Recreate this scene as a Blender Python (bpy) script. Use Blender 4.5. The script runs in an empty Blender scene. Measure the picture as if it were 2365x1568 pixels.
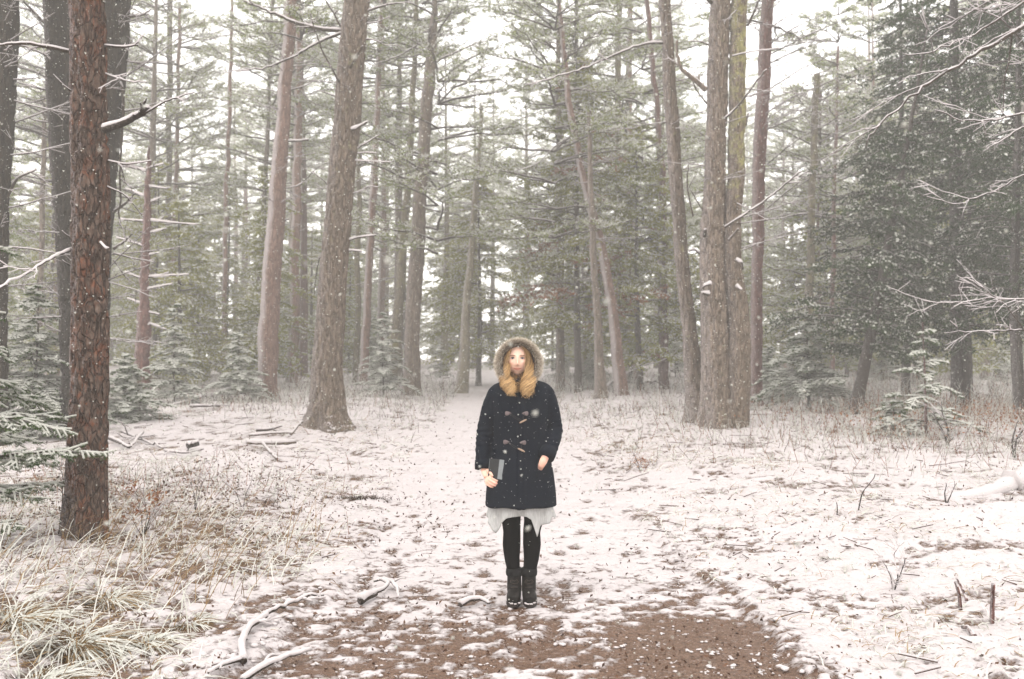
import bpy, math
import numpy as np
from mathutils import Vector

# ------------------------------------------------------------------ camera, sky, light, exposure
scene = bpy.context.scene
R = math.radians
PITCH = R(1.05); CAMZ = 1.6; FPX = 2298.0
cd = bpy.data.cameras.new('camera'); cam = bpy.data.objects.new('camera', cd)
scene.collection.objects.link(cam)
cam.location = (0, 0, CAMZ); cam.rotation_euler = (R(90) + PITCH, 0, 0)
cd.lens = 35; cd.sensor_width = 36; cd.clip_start = 0.1; cd.clip_end = 900
cd.dof.use_dof = True; cd.dof.focus_distance = 6.35; cd.dof.aperture_fstop = 3.2
scene.camera = cam
SUN_EL, SUN_AZ = 58, 200
w = bpy.data.worlds.new('World'); scene.world = w; w.use_nodes = True
nt = w.node_tree; nt.nodes.clear()
wo = nt.nodes.new('ShaderNodeOutputWorld'); bg = nt.nodes.new('ShaderNodeBackground')
sky = nt.nodes.new('ShaderNodeTexSky'); sky.sky_type = 'NISHITA'; sky.sun_disc = False
sky.sun_elevation = R(SUN_EL); sky.sun_rotation = R(SUN_AZ); sky.dust_density = 4; sky.air_density = 1
mx = nt.nodes.new('ShaderNodeMix'); mx.data_type = 'RGBA'; mx.inputs[0].default_value = 0.93
mx.inputs[7].default_value = (11.4, 11.05, 10.8, 1)      # the even, thick winter overcast
nt.links.new(sky.outputs[0], mx.inputs[6]); nt.links.new(mx.outputs[2], bg.inputs[0])
bg.inputs[1].default_value = 0.12
nt.links.new(bg.outputs[0], wo.inputs[0])
sl = bpy.data.lights.new('sun', 'SUN'); sl.energy = 0.7; sl.angle = R(40); sl.color = (1, .95, .9)
so = bpy.data.objects.new('sun', sl); scene.collection.objects.link(so)
so.rotation_euler = (R(90 - SUN_EL), 0, R(-25))
vs = scene.view_settings; vs.view_transform = 'Standard'; vs.look = 'None'; vs.gamma = 1
vs.use_curve_mapping = False; vs.exposure = 1.05
scene.cycles.use_denoising = True
scene.cycles.max_bounces = 7; scene.cycles.diffuse_bounces = 3; scene.cycles.glossy_bounces = 1
scene.cycles.volume_bounces = 2; scene.cycles.transmission_bounces = 2
scene.cycles.use_adaptive_sampling = True; scene.cycles.adaptive_threshold = 0.02

rng = np.random.default_rng(7)
COL = scene.collection

# ------------------------------------------------------------------ numpy helpers
def _h(i, j, k, s):
    n = (i.astype(np.uint32) * np.uint32(374761393) + j.astype(np.uint32) * np.uint32(668265263)
         + k.astype(np.uint32) * np.uint32(2147483647) + np.uint32(s * 1274126177 & 0xffffffff))
    n = (n ^ (n >> np.uint32(13))) * np.uint32(1274126177)
    n = (n ^ (n >> np.uint32(15))) * np.uint32(2246822519)
    return ((n ^ (n >> np.uint32(16))) & np.uint32(0xffffff)).astype(np.float64) / 0xffffff

def vn(x, y, z=0.0, s=1):
    x, y, z = np.broadcast_arrays(np.asarray(x, float), np.asarray(y, float), np.asarray(z, float))
    xi, yi, zi = np.floor(x), np.floor(y), np.floor(z)
    fx, fy, fz = x - xi, y - yi, z - zi
    fx, fy, fz = [f * f * (3 - 2 * f) for f in (fx, fy, fz)]
    xi, yi, zi = [a.astype(np.int64) & 0xffffffff for a in (xi, yi, zi)]
    o = 0
    for a in (0, 1):
        for b in (0, 1):
            for c in (0, 1):
                o = o + _h(xi + a, yi + b, zi + c, s) * (fx if a else 1 - fx) * (fy if b else 1 - fy) * (fz if c else 1 - fz)
    return o

def fbm(x, y, z=0.0, s=1, o=3):
    t = 0; a = .5; k = 1; n = 0
    for i in range(o):
        t = t + a * vn(np.asarray(x) * k, np.asarray(y) * k, np.asarray(z) * k, s + i); n += a; a *= .5; k *= 2.03
    return t / n

def sst(a, b, x):
    t = np.clip((x - a) / (b - a), 0, 1); return t * t * (3 - 2 * t)

def unit(v):
    v = np.asarray(v, float); return v / np.maximum(np.linalg.norm(v, axis=-1, keepdims=True), 1e-9)

class MB:
    def __init__(s): s.V = []; s.F = {3: [], 4: []}; s.M = {3: [], 4: []}; s.T = []; s.n = 0
    def add(s, V, F, mat=0, tint=0.5):
        V = np.asarray(V, float).reshape(-1, 3); F = np.asarray(F)
        if len(F) == 0: return
        k = F.shape[1]; s.V.append(V); s.F[k].append(F + s.n)
        s.M[k].append(np.broadcast_to(np.asarray(mat), (len(F),)).copy())
        s.T.append(np.broadcast_to(np.asarray(tint, float), (len(V),)).copy()); s.n += len(V)
    def mesh(s, name, mats, smooth=True):
        me = bpy.data.meshes.new(name)
        V = np.concatenate(s.V).astype(np.float32); ls = []; tot = []; mi = []
        for k in (3, 4):
            if s.F[k]:
                f = np.concatenate(s.F[k]); ls.append(f.ravel()); tot.append(np.full(len(f), k)); mi.append(np.concatenate(s.M[k]))
        ls = np.concatenate(ls).astype(np.int32); tot = np.concatenate(tot); mi = np.concatenate(mi).astype(np.int32)
        me.vertices.add(len(V)); me.vertices.foreach_set('co', V.ravel())
        me.loops.add(len(ls)); me.loops.foreach_set('vertex_index', ls)
        me.polygons.add(len(tot)); st = np.concatenate([[0], np.cumsum(tot)[:-1]]).astype(np.int32)
        me.polygons.foreach_set('loop_start', st); me.polygons.foreach_set('loop_total', tot.astype(np.int32))
        for m in mats: me.materials.append(m)
        me.polygons.foreach_set('material_index', mi)
        me.polygons.foreach_set('use_smooth', np.full(len(tot), smooth))
        a = me.attributes.new('tint', 'FLOAT', 'POINT'); a.data.foreach_set('value', np.concatenate(s.T).astype(np.float32))
        me.update(calc_edges=True); return me

def link(name, me, parent=None, loc=None):
    o = bpy.data.objects.new(name, me); COL.objects.link(o)
    if parent is not None: o.parent = parent
    if loc is not None: o.location = loc
    return o
def tag(o, label=None, cat=None, group=None, kind=None):
    if label: o['label'] = label
    if cat: o['category'] = cat
    if group: o['group'] = group
    if kind: o['kind'] = kind
    return o
def copy_tree(root, loc, rz, s, label=None, group=None):
    r = root.copy(); COL.objects.link(r); r.location = loc; r.rotation_euler = (0, 0, rz); r.scale = (s, s, s)
    if label: r['label'] = label
    if group: r['group'] = group
    for ch in root.children:
        c = ch.copy(); COL.objects.link(c); c.parent = r
    return r

def interp_path(P, n):
    P = np.asarray(P, float); L = np.concatenate([[0], np.cumsum(np.linalg.norm(np.diff(P[:, :3], axis=0), axis=1))])
    t = np.linspace(0, L[-1], n); Q = np.stack([np.interp(t, L, P[:, i]) for i in range(P.shape[1])], 1)
    for _ in range(max(1, n // (2 * len(P)))):
        Q[1:-1] = .25 * Q[:-2] + .5 * Q[1:-1] + .25 * Q[2:]
    return Q

def tube(P, r, sides=6, cap=True, flat=1.0, disp=None):
    P = np.asarray(P, float); n = len(P); r = np.broadcast_to(np.asarray(r, float), (n,))
    T = unit(np.gradient(P, axis=0)); m = unit(P[-1] - P[0])
    ref = np.array([0, 1, 0.]) if abs(m[2]) > .8 else np.array([0, 0, 1.])
    U = unit(np.cross(np.broadcast_to(ref, T.shape), T)); W = np.cross(T, U)
    a = np.linspace(0, 2 * np.pi, sides, endpoint=False)
    rr = r[:, None] * np.ones(sides)
    if disp is not None: rr = rr + disp(P, a)
    V = P[:, None, :] + rr[..., None] * (np.cos(a)[None, :, None] * U[:, None, :] + flat * np.sin(a)[None, :, None] * W[:, None, :])
    i = np.arange(n - 1)[:, None] * sides; j = np.arange(sides)[None, :]; j2 = (j + 1) % sides
    F = np.stack([i + j, i + j2, i + sides + j2, i + sides + j], -1).reshape(-1, 4)
    return V.reshape(-1, 3), F
def add_tube(mb, P, r, sides=6, mat=0, tint=.5, cap=True, **k):
    V, F = tube(P, r, sides, **k); n = len(P)
    if cap:
        V = np.vstack([V, P[0], P[-1]]); c0, c1 = len(V) - 2, len(V) - 1
        j = np.arange(sides); j2 = (j + 1) % sides; b = (n - 1) * sides
        G = np.vstack([np.stack([np.full(sides, c0), j2, j], 1), np.stack([np.full(sides, c1), b + j, b + j2], 1)])
        tt = np.broadcast_to(np.asarray(tint, float), (n,)) if np.ndim(tint) else np.full(n, tint)
        tv = np.concatenate([np.repeat(tt, sides), [tt[0], tt[-1]]])
        s0 = mb.n; mb.add(V, F, mat, tv)
        mb.F[3].append(G + s0); mb.M[3].append(np.full(len(G), mat))
    else:
        tt = np.broadcast_to(np.asarray(tint, float), (n,)) if np.ndim(tint) else np.full(n, tint)
        mb.add(V, F, mat, np.repeat(tt, sides))

def sticks(mb, A, B, r0, r1, mat=0, tint=.5):            # many straight three-sided twigs at once
    A = np.asarray(A, float); B = np.asarray(B, float); n = len(A)
    if n == 0: return
    r0 = np.broadcast_to(r0, (n,)); r1 = np.broadcast_to(r1, (n,))
    T = unit(B - A); ref = np.where(np.abs(T[:, 2:3]) > .9, [[1., 0, 0]], [[0, 0, 1.]])
    U = unit(np.cross(ref, T)); W = np.cross(T, U); V = np.empty((n, 6, 3))
    for k in range(3):
        a = k * 2.0944; d = math.cos(a) * U + math.sin(a) * W
        V[:, k] = A + d * r0[:, None]; V[:, 3 + k] = B + d * r1[:, None]
    b = (np.arange(n) * 6)[:, None, None]
    F = (np.array([[0, 1, 4, 3], [1, 2, 5, 4], [2, 0, 3, 5]])[None] + b).reshape(-1, 4)
    mb.add(V.reshape(-1, 3), F, mat, tint)
def needles(mb, A, B, k, ln, wd, spread, rg, snow=.45, mats=(0, 1), droop=0.0, tint=None):
    """k slim leaf faces along each twig A->B; those that look up carry snow"""
    n = len(A)
    if n == 0: return
    t = rg.random((n, k, 1)); O = A[:, None] * (1 - t) + B[:, None] * t
    ax = unit(B - A)[:, None]; rd = unit(rg.normal(size=(n, k, 3)) * np.array([1, 1, .75]))
    D = unit(ax * (1 - spread) + rd * spread + np.array([0, 0, -droop])); O = O.reshape(-1, 3); D = D.reshape(-1, 3)
    L = ln * (.6 + .8 * rg.random((len(O), 1))); W = wd * (.6 + .8 * rg.random((len(O), 1)))
    S = unit(np.cross(D, rg.normal(size=D.shape))) * W * .5
    V = np.stack([O + D * L * .1 - S * 1.3, O + D * L, O + D * L * .3 + S * 1.5], 1)
    F = np.arange(len(O) * 3).reshape(-1, 3)
    up = D[:, 2] + .8 * (rg.random(len(O)) - .5)
    m = np.where(up > 1 - 2 * snow, mats[1], mats[0])
    tn = rg.random(len(O)) if tint is None else np.clip(np.repeat(tint, k) + .25 * (rg.random(len(O)) - .5), 0, 1)
    mb.add(V.reshape(-1, 3), F, m, np.repeat(tn, 3))
def caps(mb, A, B, wd, h, mat=1, lmax=None):              # little ridges of snow lying on twigs
    A = np.asarray(A, float); B = np.asarray(B, float); n = len(A)
    if n == 0: return
    if lmax:
        L = np.linalg.norm(B - A, axis=1)[:, None]; f = np.minimum(1, lmax * (.5 + rng.random((n, 1))) / np.maximum(L, 1e-4)); u = rng.random((n, 1)) * (1 - f); A, B = A + (B - A) * u, A + (B - A) * (u + f)
    T = unit(B - A); S = unit(np.cross(T, [[0, 0, 1.]])) * (np.broadcast_to(wd, (n,)))[:, None] * .5
    z = np.array([0, 0, 1.]) * (np.broadcast_to(h, (n,)))[:, None]; M = (A + B) / 2
    V = np.stack([A, M - S, B, M + S, M + z * 1.6], 1)
    b = (np.arange(n) * 5)[:, None, None]
    F = (np.array([[0, 1, 4], [1, 2, 4], [2, 3, 4], [3, 0, 4]])[None] + b).reshape(-1, 3)
    mb.add(V.reshape(-1, 3), F, mat, .5)

# ------------------------------------------------------------------ the lie of the land
FOOT = [(945,1290),(1020,1322),(958,1346),(966,1376),(962,1402),(888,1415),(884,1438),(1026,1443),(1375,1430),(1386,1450),
        (1330,1442),(1345,1462),(1350,1540),(1345,1556),(1318,1582),(1306,1614),(1402,1338),(1366,1352),(1424,1300),(1440,1270),
        (1432,1225),(1010,1262),(930,1296),(1180,1404),(1170,1450),(1225,1520),(1430,1440),(1160,1330),(1195,1355),(930,1530),(1520,1560)]
def rise(y):
    t = np.maximum(0, np.asarray(y, float) - 9.); return .02 * t * t / (t + 3) * np.exp(-np.maximum(0, t - 60) / 90)
def path_mask(x, y):
    c = np.interp(y, [0, 5, 7, 12, 20, 40], [.0, .02, .1, -.15, -.5, -.6]); hw = np.interp(y, [0, 5, 7, 12, 20, 40], [1.6, 1.5, 1.35, 1.25, 1.15, 1.1])
    e = .22 * (fbm(x * 1.1, y * 1.1, 0, 31) - .5) + .16 * (fbm(x * 6, y * 6, 0, 33) - .5)
    return hw - np.abs(x - c) + e
def gz(x, y):
    x = np.asarray(x, float); y = np.asarray(y, float); z = rise(y)
    off = sst(.0, 2.5, -path_mask(x, y))
    z = z + off * (.10 + .22 * (fbm(x * .45, y * .45, 0, 3) - .3) * 1.0)
    z = z - .035 * sst(-.03, .07, path_mask(x, y)) * (1 - sst(11, 16, y))
    z = z + .10 * np.exp(-((x - 4.6) / .55) ** 2 - ((y - 8.9) / .25) ** 2)      # snow-buried hump at the right
    return z
def ray(px, py):
    u = (px - 1182) / FPX; v = (784 - py) / FPX
    return np.array([u, math.cos(PITCH) - v * math.sin(PITCH), math.sin(PITCH) + v * math.cos(PITCH)])
def at(px, py, d):
    r = ray(px, py); t = d / r[1]; return np.array([r[0] * t, d, CAMZ + r[2] * t])
def ground(px, py):
    r = ray(px, py); t = np.linspace(2.5, 90, 6000); P = r[None] * t[:, None]
    h = CAMZ + P[:, 2] - gz(P[:, 0], P[:, 1]); i = np.argmax(h < 0)
    if h[i] >= 0: i = len(t) - 1
    return P[i, 0], P[i, 1], float(gz(P[i, 0], P[i, 1]))
def srcg(sx, sy): return ground(sx * .9456, sy * .9456)

# ------------------------------------------------------------------ materials
def mat(name):
    m = bpy.data.materials.new(name); m.use_nodes = True; t = m.node_tree
    b = t.nodes['Principled BSDF']; return m, t, b
def N(t, kind, **k):
    n = t.nodes.new('ShaderNode' + kind)
    for a, v in k.items():
        if a.startswith('i_'):
            key = a[2:]; n.inputs[int(key) if key.isdigit() else key.replace('_', ' ')].default_value = v
        else: setattr(n, a, v)
    return n
def ramp(t, fac, stops, interp='LINEAR'):
    r = t.nodes.new('ShaderNodeValToRGB'); r.color_ramp.interpolation = interp; e = r.color_ramp.elements
    while len(e) < len(stops): e.new(.5)
    for i, (p, c) in enumerate(stops):
        e[i].position = p; e[i].color = (*c, 1) if len(c) == 3 else c
    t.links.new(fac, r.inputs[0]); return r
def math_(t, op, a, b=None, c=None, clamp=False):
    n = t.nodes.new('ShaderNodeMath'); n.operation = op; n.use_clamp = clamp
    for i, v in enumerate((a, b, c)):
        if v is None: continue
        if isinstance(v, (int, float)): n.inputs[i].default_value = v
        else: t.links.new(v, n.inputs[i])
    return n.outputs[0]
def mixc(t, f, a, b):
    n = t.nodes.new('ShaderNodeMix'); n.data_type = 'RGBA'
    for i, v in ((0, f), (6, a), (7, b)):
        if isinstance(v, (int, float)): n.inputs[i].default_value = v
        elif isinstance(v, tuple): n.inputs[i].default_value = (*v, 1)
        else: t.links.new(v, n.inputs[i])
    return n.outputs[2]
def noise(t, vec, scale, detail=3, rough=.6, dist=0.0):
    n = t.nodes.new('ShaderNodeTexNoise'); n.inputs['Scale'].default_value = scale; n.inputs['Detail'].default_value = detail
    n.inputs['Roughness'].default_value = rough; n.inputs['Distortion'].default_value = dist
    if vec is not None: t.links.new(vec, n.inputs['Vector'])
    return n.outputs['Fac']
def coords(t, scale=(1, 1, 1), kind='Object'):
    tc = t.nodes.new('ShaderNodeTexCoord'); mp = t.nodes.new('ShaderNodeMapping'); mp.inputs['Scale'].default_value = scale
    t.links.new(tc.outputs[kind], mp.inputs[0]); return mp.outputs[0]
def bump(t, b, h, strength=.5, dist=.02):
    n = t.nodes.new('ShaderNodeBump'); n.inputs['Strength'].default_value = strength; n.inputs['Distance'].default_value = dist
    t.links.new(h, n.inputs['Height']); t.links.new(n.outputs[0], b.inputs['Normal'])

SNOW_C = (.485, .445, .445)
def make_snow():
    m, t, b = mat('snow'); v = coords(t)
    c = ramp(t, noise(t, v, 14, 4), [(.3, (.48, .45, .445)), (.7, SNOW_C)])
    t.links.new(c.outputs[0], b.inputs['Base Color']); b.inputs['Roughness'].default_value = .8
    bump(t, b, noise(t, v, 60, 4), .5, .01); return m
SNOW = make_snow()

def bark(name, cols, sc=1.0, snow=.5, wind=.35, moss=None, crack=.55, red=None, moss_z=None, vz=.16):
    m, t, b = mat(name); v = coords(t, (1, 1, vz)); vi = coords(t)
    n1 = noise(t, v, 26 * sc, 5, .7, .6)
    vo = t.nodes.new('ShaderNodeTexVoronoi'); vo.feature = 'DISTANCE_TO_EDGE'; vo.inputs['Scale'].default_value = 17 * sc
    vd = t.nodes.new('ShaderNodeVectorMath'); vd.operation = 'MULTIPLY_ADD'
    nn = t.nodes.new('ShaderNodeTexNoise'); nn.inputs['Scale'].default_value = 9 * sc; t.links.new(v, nn.inputs['Vector'])
    t.links.new(nn.outputs['Color'], vd.inputs[0]); vd.inputs[1].default_value = (.13, .13, .10); t.links.new(v, vd.inputs[2])
    t.links.new(vd.outputs[0], vo.inputs['Vector'])
    col = ramp(t, n1, [(.25, cols[0]), (.5, cols[1]), (.75, cols[2])]).outputs[0]
    if red: # red-brown inner plates
        f = ramp(t, noise(t, coords(t, (1, 1, .45)), 7 * sc, 5, .75, 1.2), [(.50, (0, 0, 0)), (.64, (.8, .8, .8))]).outputs[0]
        col = mixc(t, f, col, ramp(t, noise(t, v, 40, 3), [(.3, red[0]), (.7, red[1])]).outputs[0])
    cr = ramp(t, vo.outputs['Distance'], [(0, (0, 0, 0)), (.11, (1, 1, 1))]).outputs[0]
    col = mixc(t, math_(t, 'MULTIPLY', math_(t, 'SUBTRACT', 1, cr), crack), col, tuple(c * .35 for c in cols[0]))
    ob = t.nodes.new('ShaderNodeObjectInfo')
    hs = t.nodes.new('ShaderNodeHueSaturation'); t.links.new(col, hs.inputs['Color'])
    t.links.new(math_(t, 'MULTIPLY_ADD', ob.outputs['Random'], .3, .85), hs.inputs['Value']); col = hs.outputs[0]
    if moss:
        mn = noise(t, vi, 3.5, 6, .75, .4)
        if moss_z is not None:
            sz = t.nodes.new('ShaderNodeSeparateXYZ'); t.links.new(vi, sz.inputs[0]); mn = math_(t, 'ADD', mn, math_(t, 'MULTIPLY', math_(t, 'SUBTRACT', math_(t, 'MINIMUM', sz.outputs[2], moss_z + 1), moss_z), .10))
        f = ramp(t, mn, [(moss[1], (0, 0, 0)), (moss[1] + .09, (1, 1, 1))]).outputs[0]
        col = mixc(t, f, col, ramp(t, noise(t, vi, 30, 3), [(.3, tuple(c * .55 for c in moss[0])), (.7, moss[0])]).outputs[0])
    ge = t.nodes.new('ShaderNodeNewGeometry'); sx = t.nodes.new('ShaderNodeSeparateXYZ'); t.links.new(ge.outputs['Normal'], sx.inputs[0])
    top = math_(t, 'MULTIPLY_ADD', sx.outputs[2], 1.0, math_(t, 'MULTIPLY', math_(t, 'SUBTRACT', noise(t, vi, 22, 3), .5), 1.2))
    f1 = ramp(t, top, [(.98 - snow, (0, 0, 0)), (1.08 - snow if snow < .9 else .2, (1, 1, 1))]).outputs[0]
    wd = math_(t, 'MULTIPLY_ADD', sx.outputs[0], -wind, math_(t, 'MULTIPLY', noise(t, vi, 55, 4, .8), .9))
    f2 = ramp(t, wd, [(.52, (0, 0, 0)), (.86, (1, 1, 1))]).outputs[0]
    f = math_(t, 'ADD', f1, math_(t, 'MULTIPLY', f2, .7), clamp=True)
    t.links.new(mixc(t, f, col, SNOW_C), b.inputs['Base Color']); b.inputs['Roughness'].default_value = .9
    b.inputs['Specular IOR Level'].default_value = .15
    bump(t, b, math_(t, 'MULTIPLY_ADD', cr, .7, n1), 1.0, .03); return m
BK_RED = bark('red_pine_bark', [(.030, .020, .015), (.10, .068, .052), (.20, .15, .122)], 1.25, .35, .25, red=((.12, .045, .026), (.23, .085, .042)), vz=.36)
BK_BIG = bark('grey_bark', [(.045, .034, .025), (.145, .112, .084), (.24, .195, .155)], 1.1, .4, .25, moss=((.24, .225, .12), .60))
BK_DARK = bark('dark_bark', [(.010, .008, .006), (.028, .022, .015), (.06, .048, .034)], 1.1, .45, .2)
BK_PINK = bark('pinkish_bark', [(.10, .058, .042), (.22, .135, .105), (.33, .225, .18)], 1.2, .45, .75)
BK_MAR = bark('maroon_bark', [(.055, .025, .02), (.13, .062, .050), (.21, .12, .098)], 1.2, .45, .3)
BK_MOSS = bark('lichen_bark', [(.055, .045, .028), (.14, .115, .075), (.22, .185, .135)], 1.0, .4, .2, moss=((.20, .185, .08), .50))
BK_PALE = bark('pale_bark', [(.17, .145, .10), (.25, .22, .15), (.33, .29, .20)], 1.2, .45, .4)
BK_TWIG = bark('twig_bark', [(.035, .026, .019), (.07, .053, .038), (.12, .094, .07)], 3, .62, .2)

def leaf(name, c0, c1, c2, trans=.25):
    m, t, b = mat(name); a = N(t, 'Attribute', attribute_name='tint'); ob = t.nodes.new('ShaderNodeObjectInfo')
    f = math_(t, 'MULTIPLY_ADD', a.outputs['Fac'], .75, math_(t, 'MULTIPLY', ob.outputs['Random'], .25))
    c = ramp(t, f, [(0.05, c0), (.5, c1), (.95, c2)])
    t.links.new(c.outputs[0], b.inputs['Base Color']); b.inputs['Roughness'].default_value = .7
    b.inputs['Specular IOR Level'].default_value = .06
    tr = t.nodes.new('ShaderNodeBsdfTranslucent'); t.links.new(c.outputs[0], tr.inputs[0]); ms = t.nodes.new('ShaderNodeMixShader')
    ms.inputs[0].default_value = trans; out = t.nodes['Material Output']
    t.links.new(b.outputs[0], ms.inputs[1]); t.links.new(tr.outputs[0], ms.inputs[2]); t.links.new(ms.outputs[0], out.inputs[0])
    return m
def snowleaf():
    m, t, b = mat('snow_on_leaves'); a = N(t, 'Attribute', attribute_name='tint')
    c = ramp(t, a.outputs['Fac'], [(0, (.52, .53, .47)), (1, (.70, .69, .65))])
    t.links.new(c.outputs[0], b.inputs['Base Color']); b.inputs['Roughness'].default_value = .9
    tr = t.nodes.new('ShaderNodeBsdfTranslucent'); t.links.new(c.outputs[0], tr.inputs[0]); ms = t.nodes.new('ShaderNodeMixShader')
    ms.inputs[0].default_value = .4; t.links.new(b.outputs[0], ms.inputs[1]); t.links.new(tr.outputs[0], ms.inputs[2])
    t.links.new(ms.outputs[0], t.nodes['Material Output'].inputs[0]); return m
LF_SNOW = snowleaf()
LF_PINE = leaf('pine_needles', (.13, .175, .032), (.23, .28, .075), (.34, .37, .14), .65)
LF_OLIVE = leaf('cedar_sprays', (.11, .13, .012), (.22, .235, .03), (.36, .355, .085), .65)
LF_DARK = leaf('dark_cedar_sprays', (.006, .017, .003), (.016, .042, .007), (.04, .08, .014), .25)
LF_SPRUCE = leaf('spruce_needles', (.022, .055, .012), (.05, .10, .022), (.10, .15, .04), .35)
LF_RUST = leaf('rusty_leaves', (.14, .05, .02), (.24, .09, .035), (.32, .15, .06), .3)
LF_TAN = leaf('dry_grass_blades', (.07, .045, .02), (.20, .125, .055), (.36, .26, .14), .3)
LF_BROWN = leaf('dead_leaves', (.035, .022, .016), (.075, .042, .028), (.14, .075, .045), .1)

def plain(name, c, rough=.7, nscale=0, var=.3, bmp=0.0, spec=.3, sheen=0):
    m, t, b = mat(name); b.inputs['Roughness'].default_value = rough; b.inputs['Specular IOR Level'].default_value = spec
    if nscale:
        v = coords(t); n = noise(t, v, nscale, 4, .65)
        r = ramp(t, n, [(.25, tuple(x * (1 - var) for x in c)), (.75, tuple(min(1, x * (1 + var)) for x in c))])
        t.links.new(r.outputs[0], b.inputs['Base Color'])
        if bmp: bump(t, b, n, bmp, .004)
    else: b.inputs['Base Color'].default_value = (*c, 1)
    if sheen: b.inputs['Sheen Weight'].default_value = sheen
    return m

def ground_mat():
    m, t, b = mat('snowy_forest_floor'); v = coords(t); a = N(t, 'Attribute', attribute_name='tint')
    n1 = noise(t, v, 26, 6, .72); n2 = noise(t, v, 9, 4, .65, .5); n3 = noise(t, coords(t, (1, .6, 1)), 70, 3, .6)
    s = math_(t, 'ADD', a.outputs['Fac'], math_(t, 'MULTIPLY', math_(t, 'SUBTRACT', n1, .5), 1.8))
    s = math_(t, 'ADD', s, math_(t, 'MULTIPLY', math_(t, 'SUBTRACT', n2, .5), .7))
    f = ramp(t, s, [(.34, (0, 0, 0)), (.50, (.42, .42, .42)), (.72, (1, 1, 1))]).outputs[0]
    dirt = ramp(t, n1, [(.3, (.052, .027, .016)), (.5, (.105, .058, .036)), (.7, (.16, .096, .064))]).outputs[0]
    dirt = mixc(t, ramp(t, n3, [(.5, (0, 0, 0)), (.7, (1, 1, 1))]).outputs[0], dirt, (.18, .115, .08))
    sn = ramp(t, noise(t, v, 3, 4), [(.3, (.43, .395, .395)), (.65, SNOW_C)]).outputs[0]
    sn = mixc(t, math_(t, 'MULTIPLY', ramp(t, n3, [(.60, (0, 0, 0)), (.72, (1, 1, 1))]).outputs[0], .38), sn, (.27, .20, .16))
    t.links.new(mixc(t, f, dirt, sn), b.inputs['Base Color'])
    t.links.new(ramp(t, f, [(0, (.24,) * 3), (1, (.85,) * 3)]).outputs[0], b.inputs['Roughness'])
    b.inputs['Specular IOR Level'].default_value = .35
    bump(t, b, math_(t, 'MULTIPLY_ADD', f, .9, n1), .7, .02); return m
GROUND = ground_mat()

# ------------------------------------------------------------------ the ground
def ax(parts):
    return np.unique(np.concatenate(parts).round(4))
X = ax([np.linspace(-4.4, 4.4, 340)] + [s * (4.4 + np.cumsum(.026 * 1.036 ** np.arange(120))) for s in (1, -1)])
Y = ax([np.linspace(-12, 3.8, 18), np.linspace(3.8, 9, 250), 9 + np.cumsum(.022 * 1.021 ** np.arange(240)), ])
Y = Y[Y < 190]
gx, gy = np.meshgrid(X, Y); gx = gx.ravel(); gy = gy.ravel()
gh = gz(gx, gy); pm = path_mask(gx, gy); inp = sst(-.04, .08, pm)
exp_ = np.interp(gy, [0, 5, 5.8, 6.6, 7.6, 9, 12, 18], [.60, .57, .50, .36, .20, .10, .04, .0])
# the puddle of bare wet mud right of the person, and foot prints
pud = np.exp(-(((gx - 1.12) / .50) ** 2 + ((gy - 5.45) / .80) ** 2) ** 1.5)
nz = fbm(gx * 15, gy * 15, 0, 5, 3); nz2 = fbm(gx * 3.1, gy * 3.1, 0, 9, 3)
c_in = sst(-.30, .30, (.74 * nz + .26 * nz2 - .5) * 1.6 + (.45 - exp_) * .9 - pud * .75)
c_in = np.clip(c_in, .05, 1)
fp = np.zeros_like(gx)
for i, (sx_, sy_) in enumerate(FOOT):
    fx_, fy_, _ = srcg(sx_, sy_); q = ((gx - fx_) / .055) ** 2 + ((gy - fy_) / .12) ** 2
    fp = np.maximum(fp, np.exp(-q ** 1.5))
lit = fbm(gx * 2.2, gy * 2.2, 0, 41, 3); fine = fbm(gx * 16, gy * 16, 0, 43, 2)
edge = np.exp(-((pm + .03) / .07) ** 2) * (gx > .3) * (gy < 7.6)
leftv = sst(-.5, -2.4, gx) * sst(12, 6, gy) + .8 * sst(-1.5, -3.2, gx) * sst(16, 8, gy)
c_out = np.clip(1.0 - .75 * sst(.60, .76, .5 * lit + .5 * fine + .07) - .75 * np.clip(leftv, 0, 1) * sst(.38, .60, .45 * lit + .55 * fine) - .95 * edge * sst(.40, .55, fine), 0, 1)
cov = c_out * (1 - inp) + c_in * inp; cov = cov * (1 - .85 * fp * inp)
lump = fbm(gx * 7, gy * 7, 0, 51, 3)
near = 1 - sst(22, 40, gy)
gh = gh + near * (cov * (.018 + .030 * (lump - .4)) * (1 - .5 * inp) + .02 * (nz - .5) * (1 - .8 * pud) - .018 * fp * inp)
nX, nY = len(X), len(Y)
ii = (np.arange(nY - 1)[:, None] * nX + np.arange(nX - 1)[None]).ravel()
mb = MB(); mb.add(np.stack([gx, gy, gh], 1), np.stack([ii, ii + 1, ii + nX + 1, ii + nX], 1), 0, .12 + .80 * cov)
g = link('forest_floor', mb.mesh('forest_floor', [GROUND])); tag(g, kind='structure')

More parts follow.
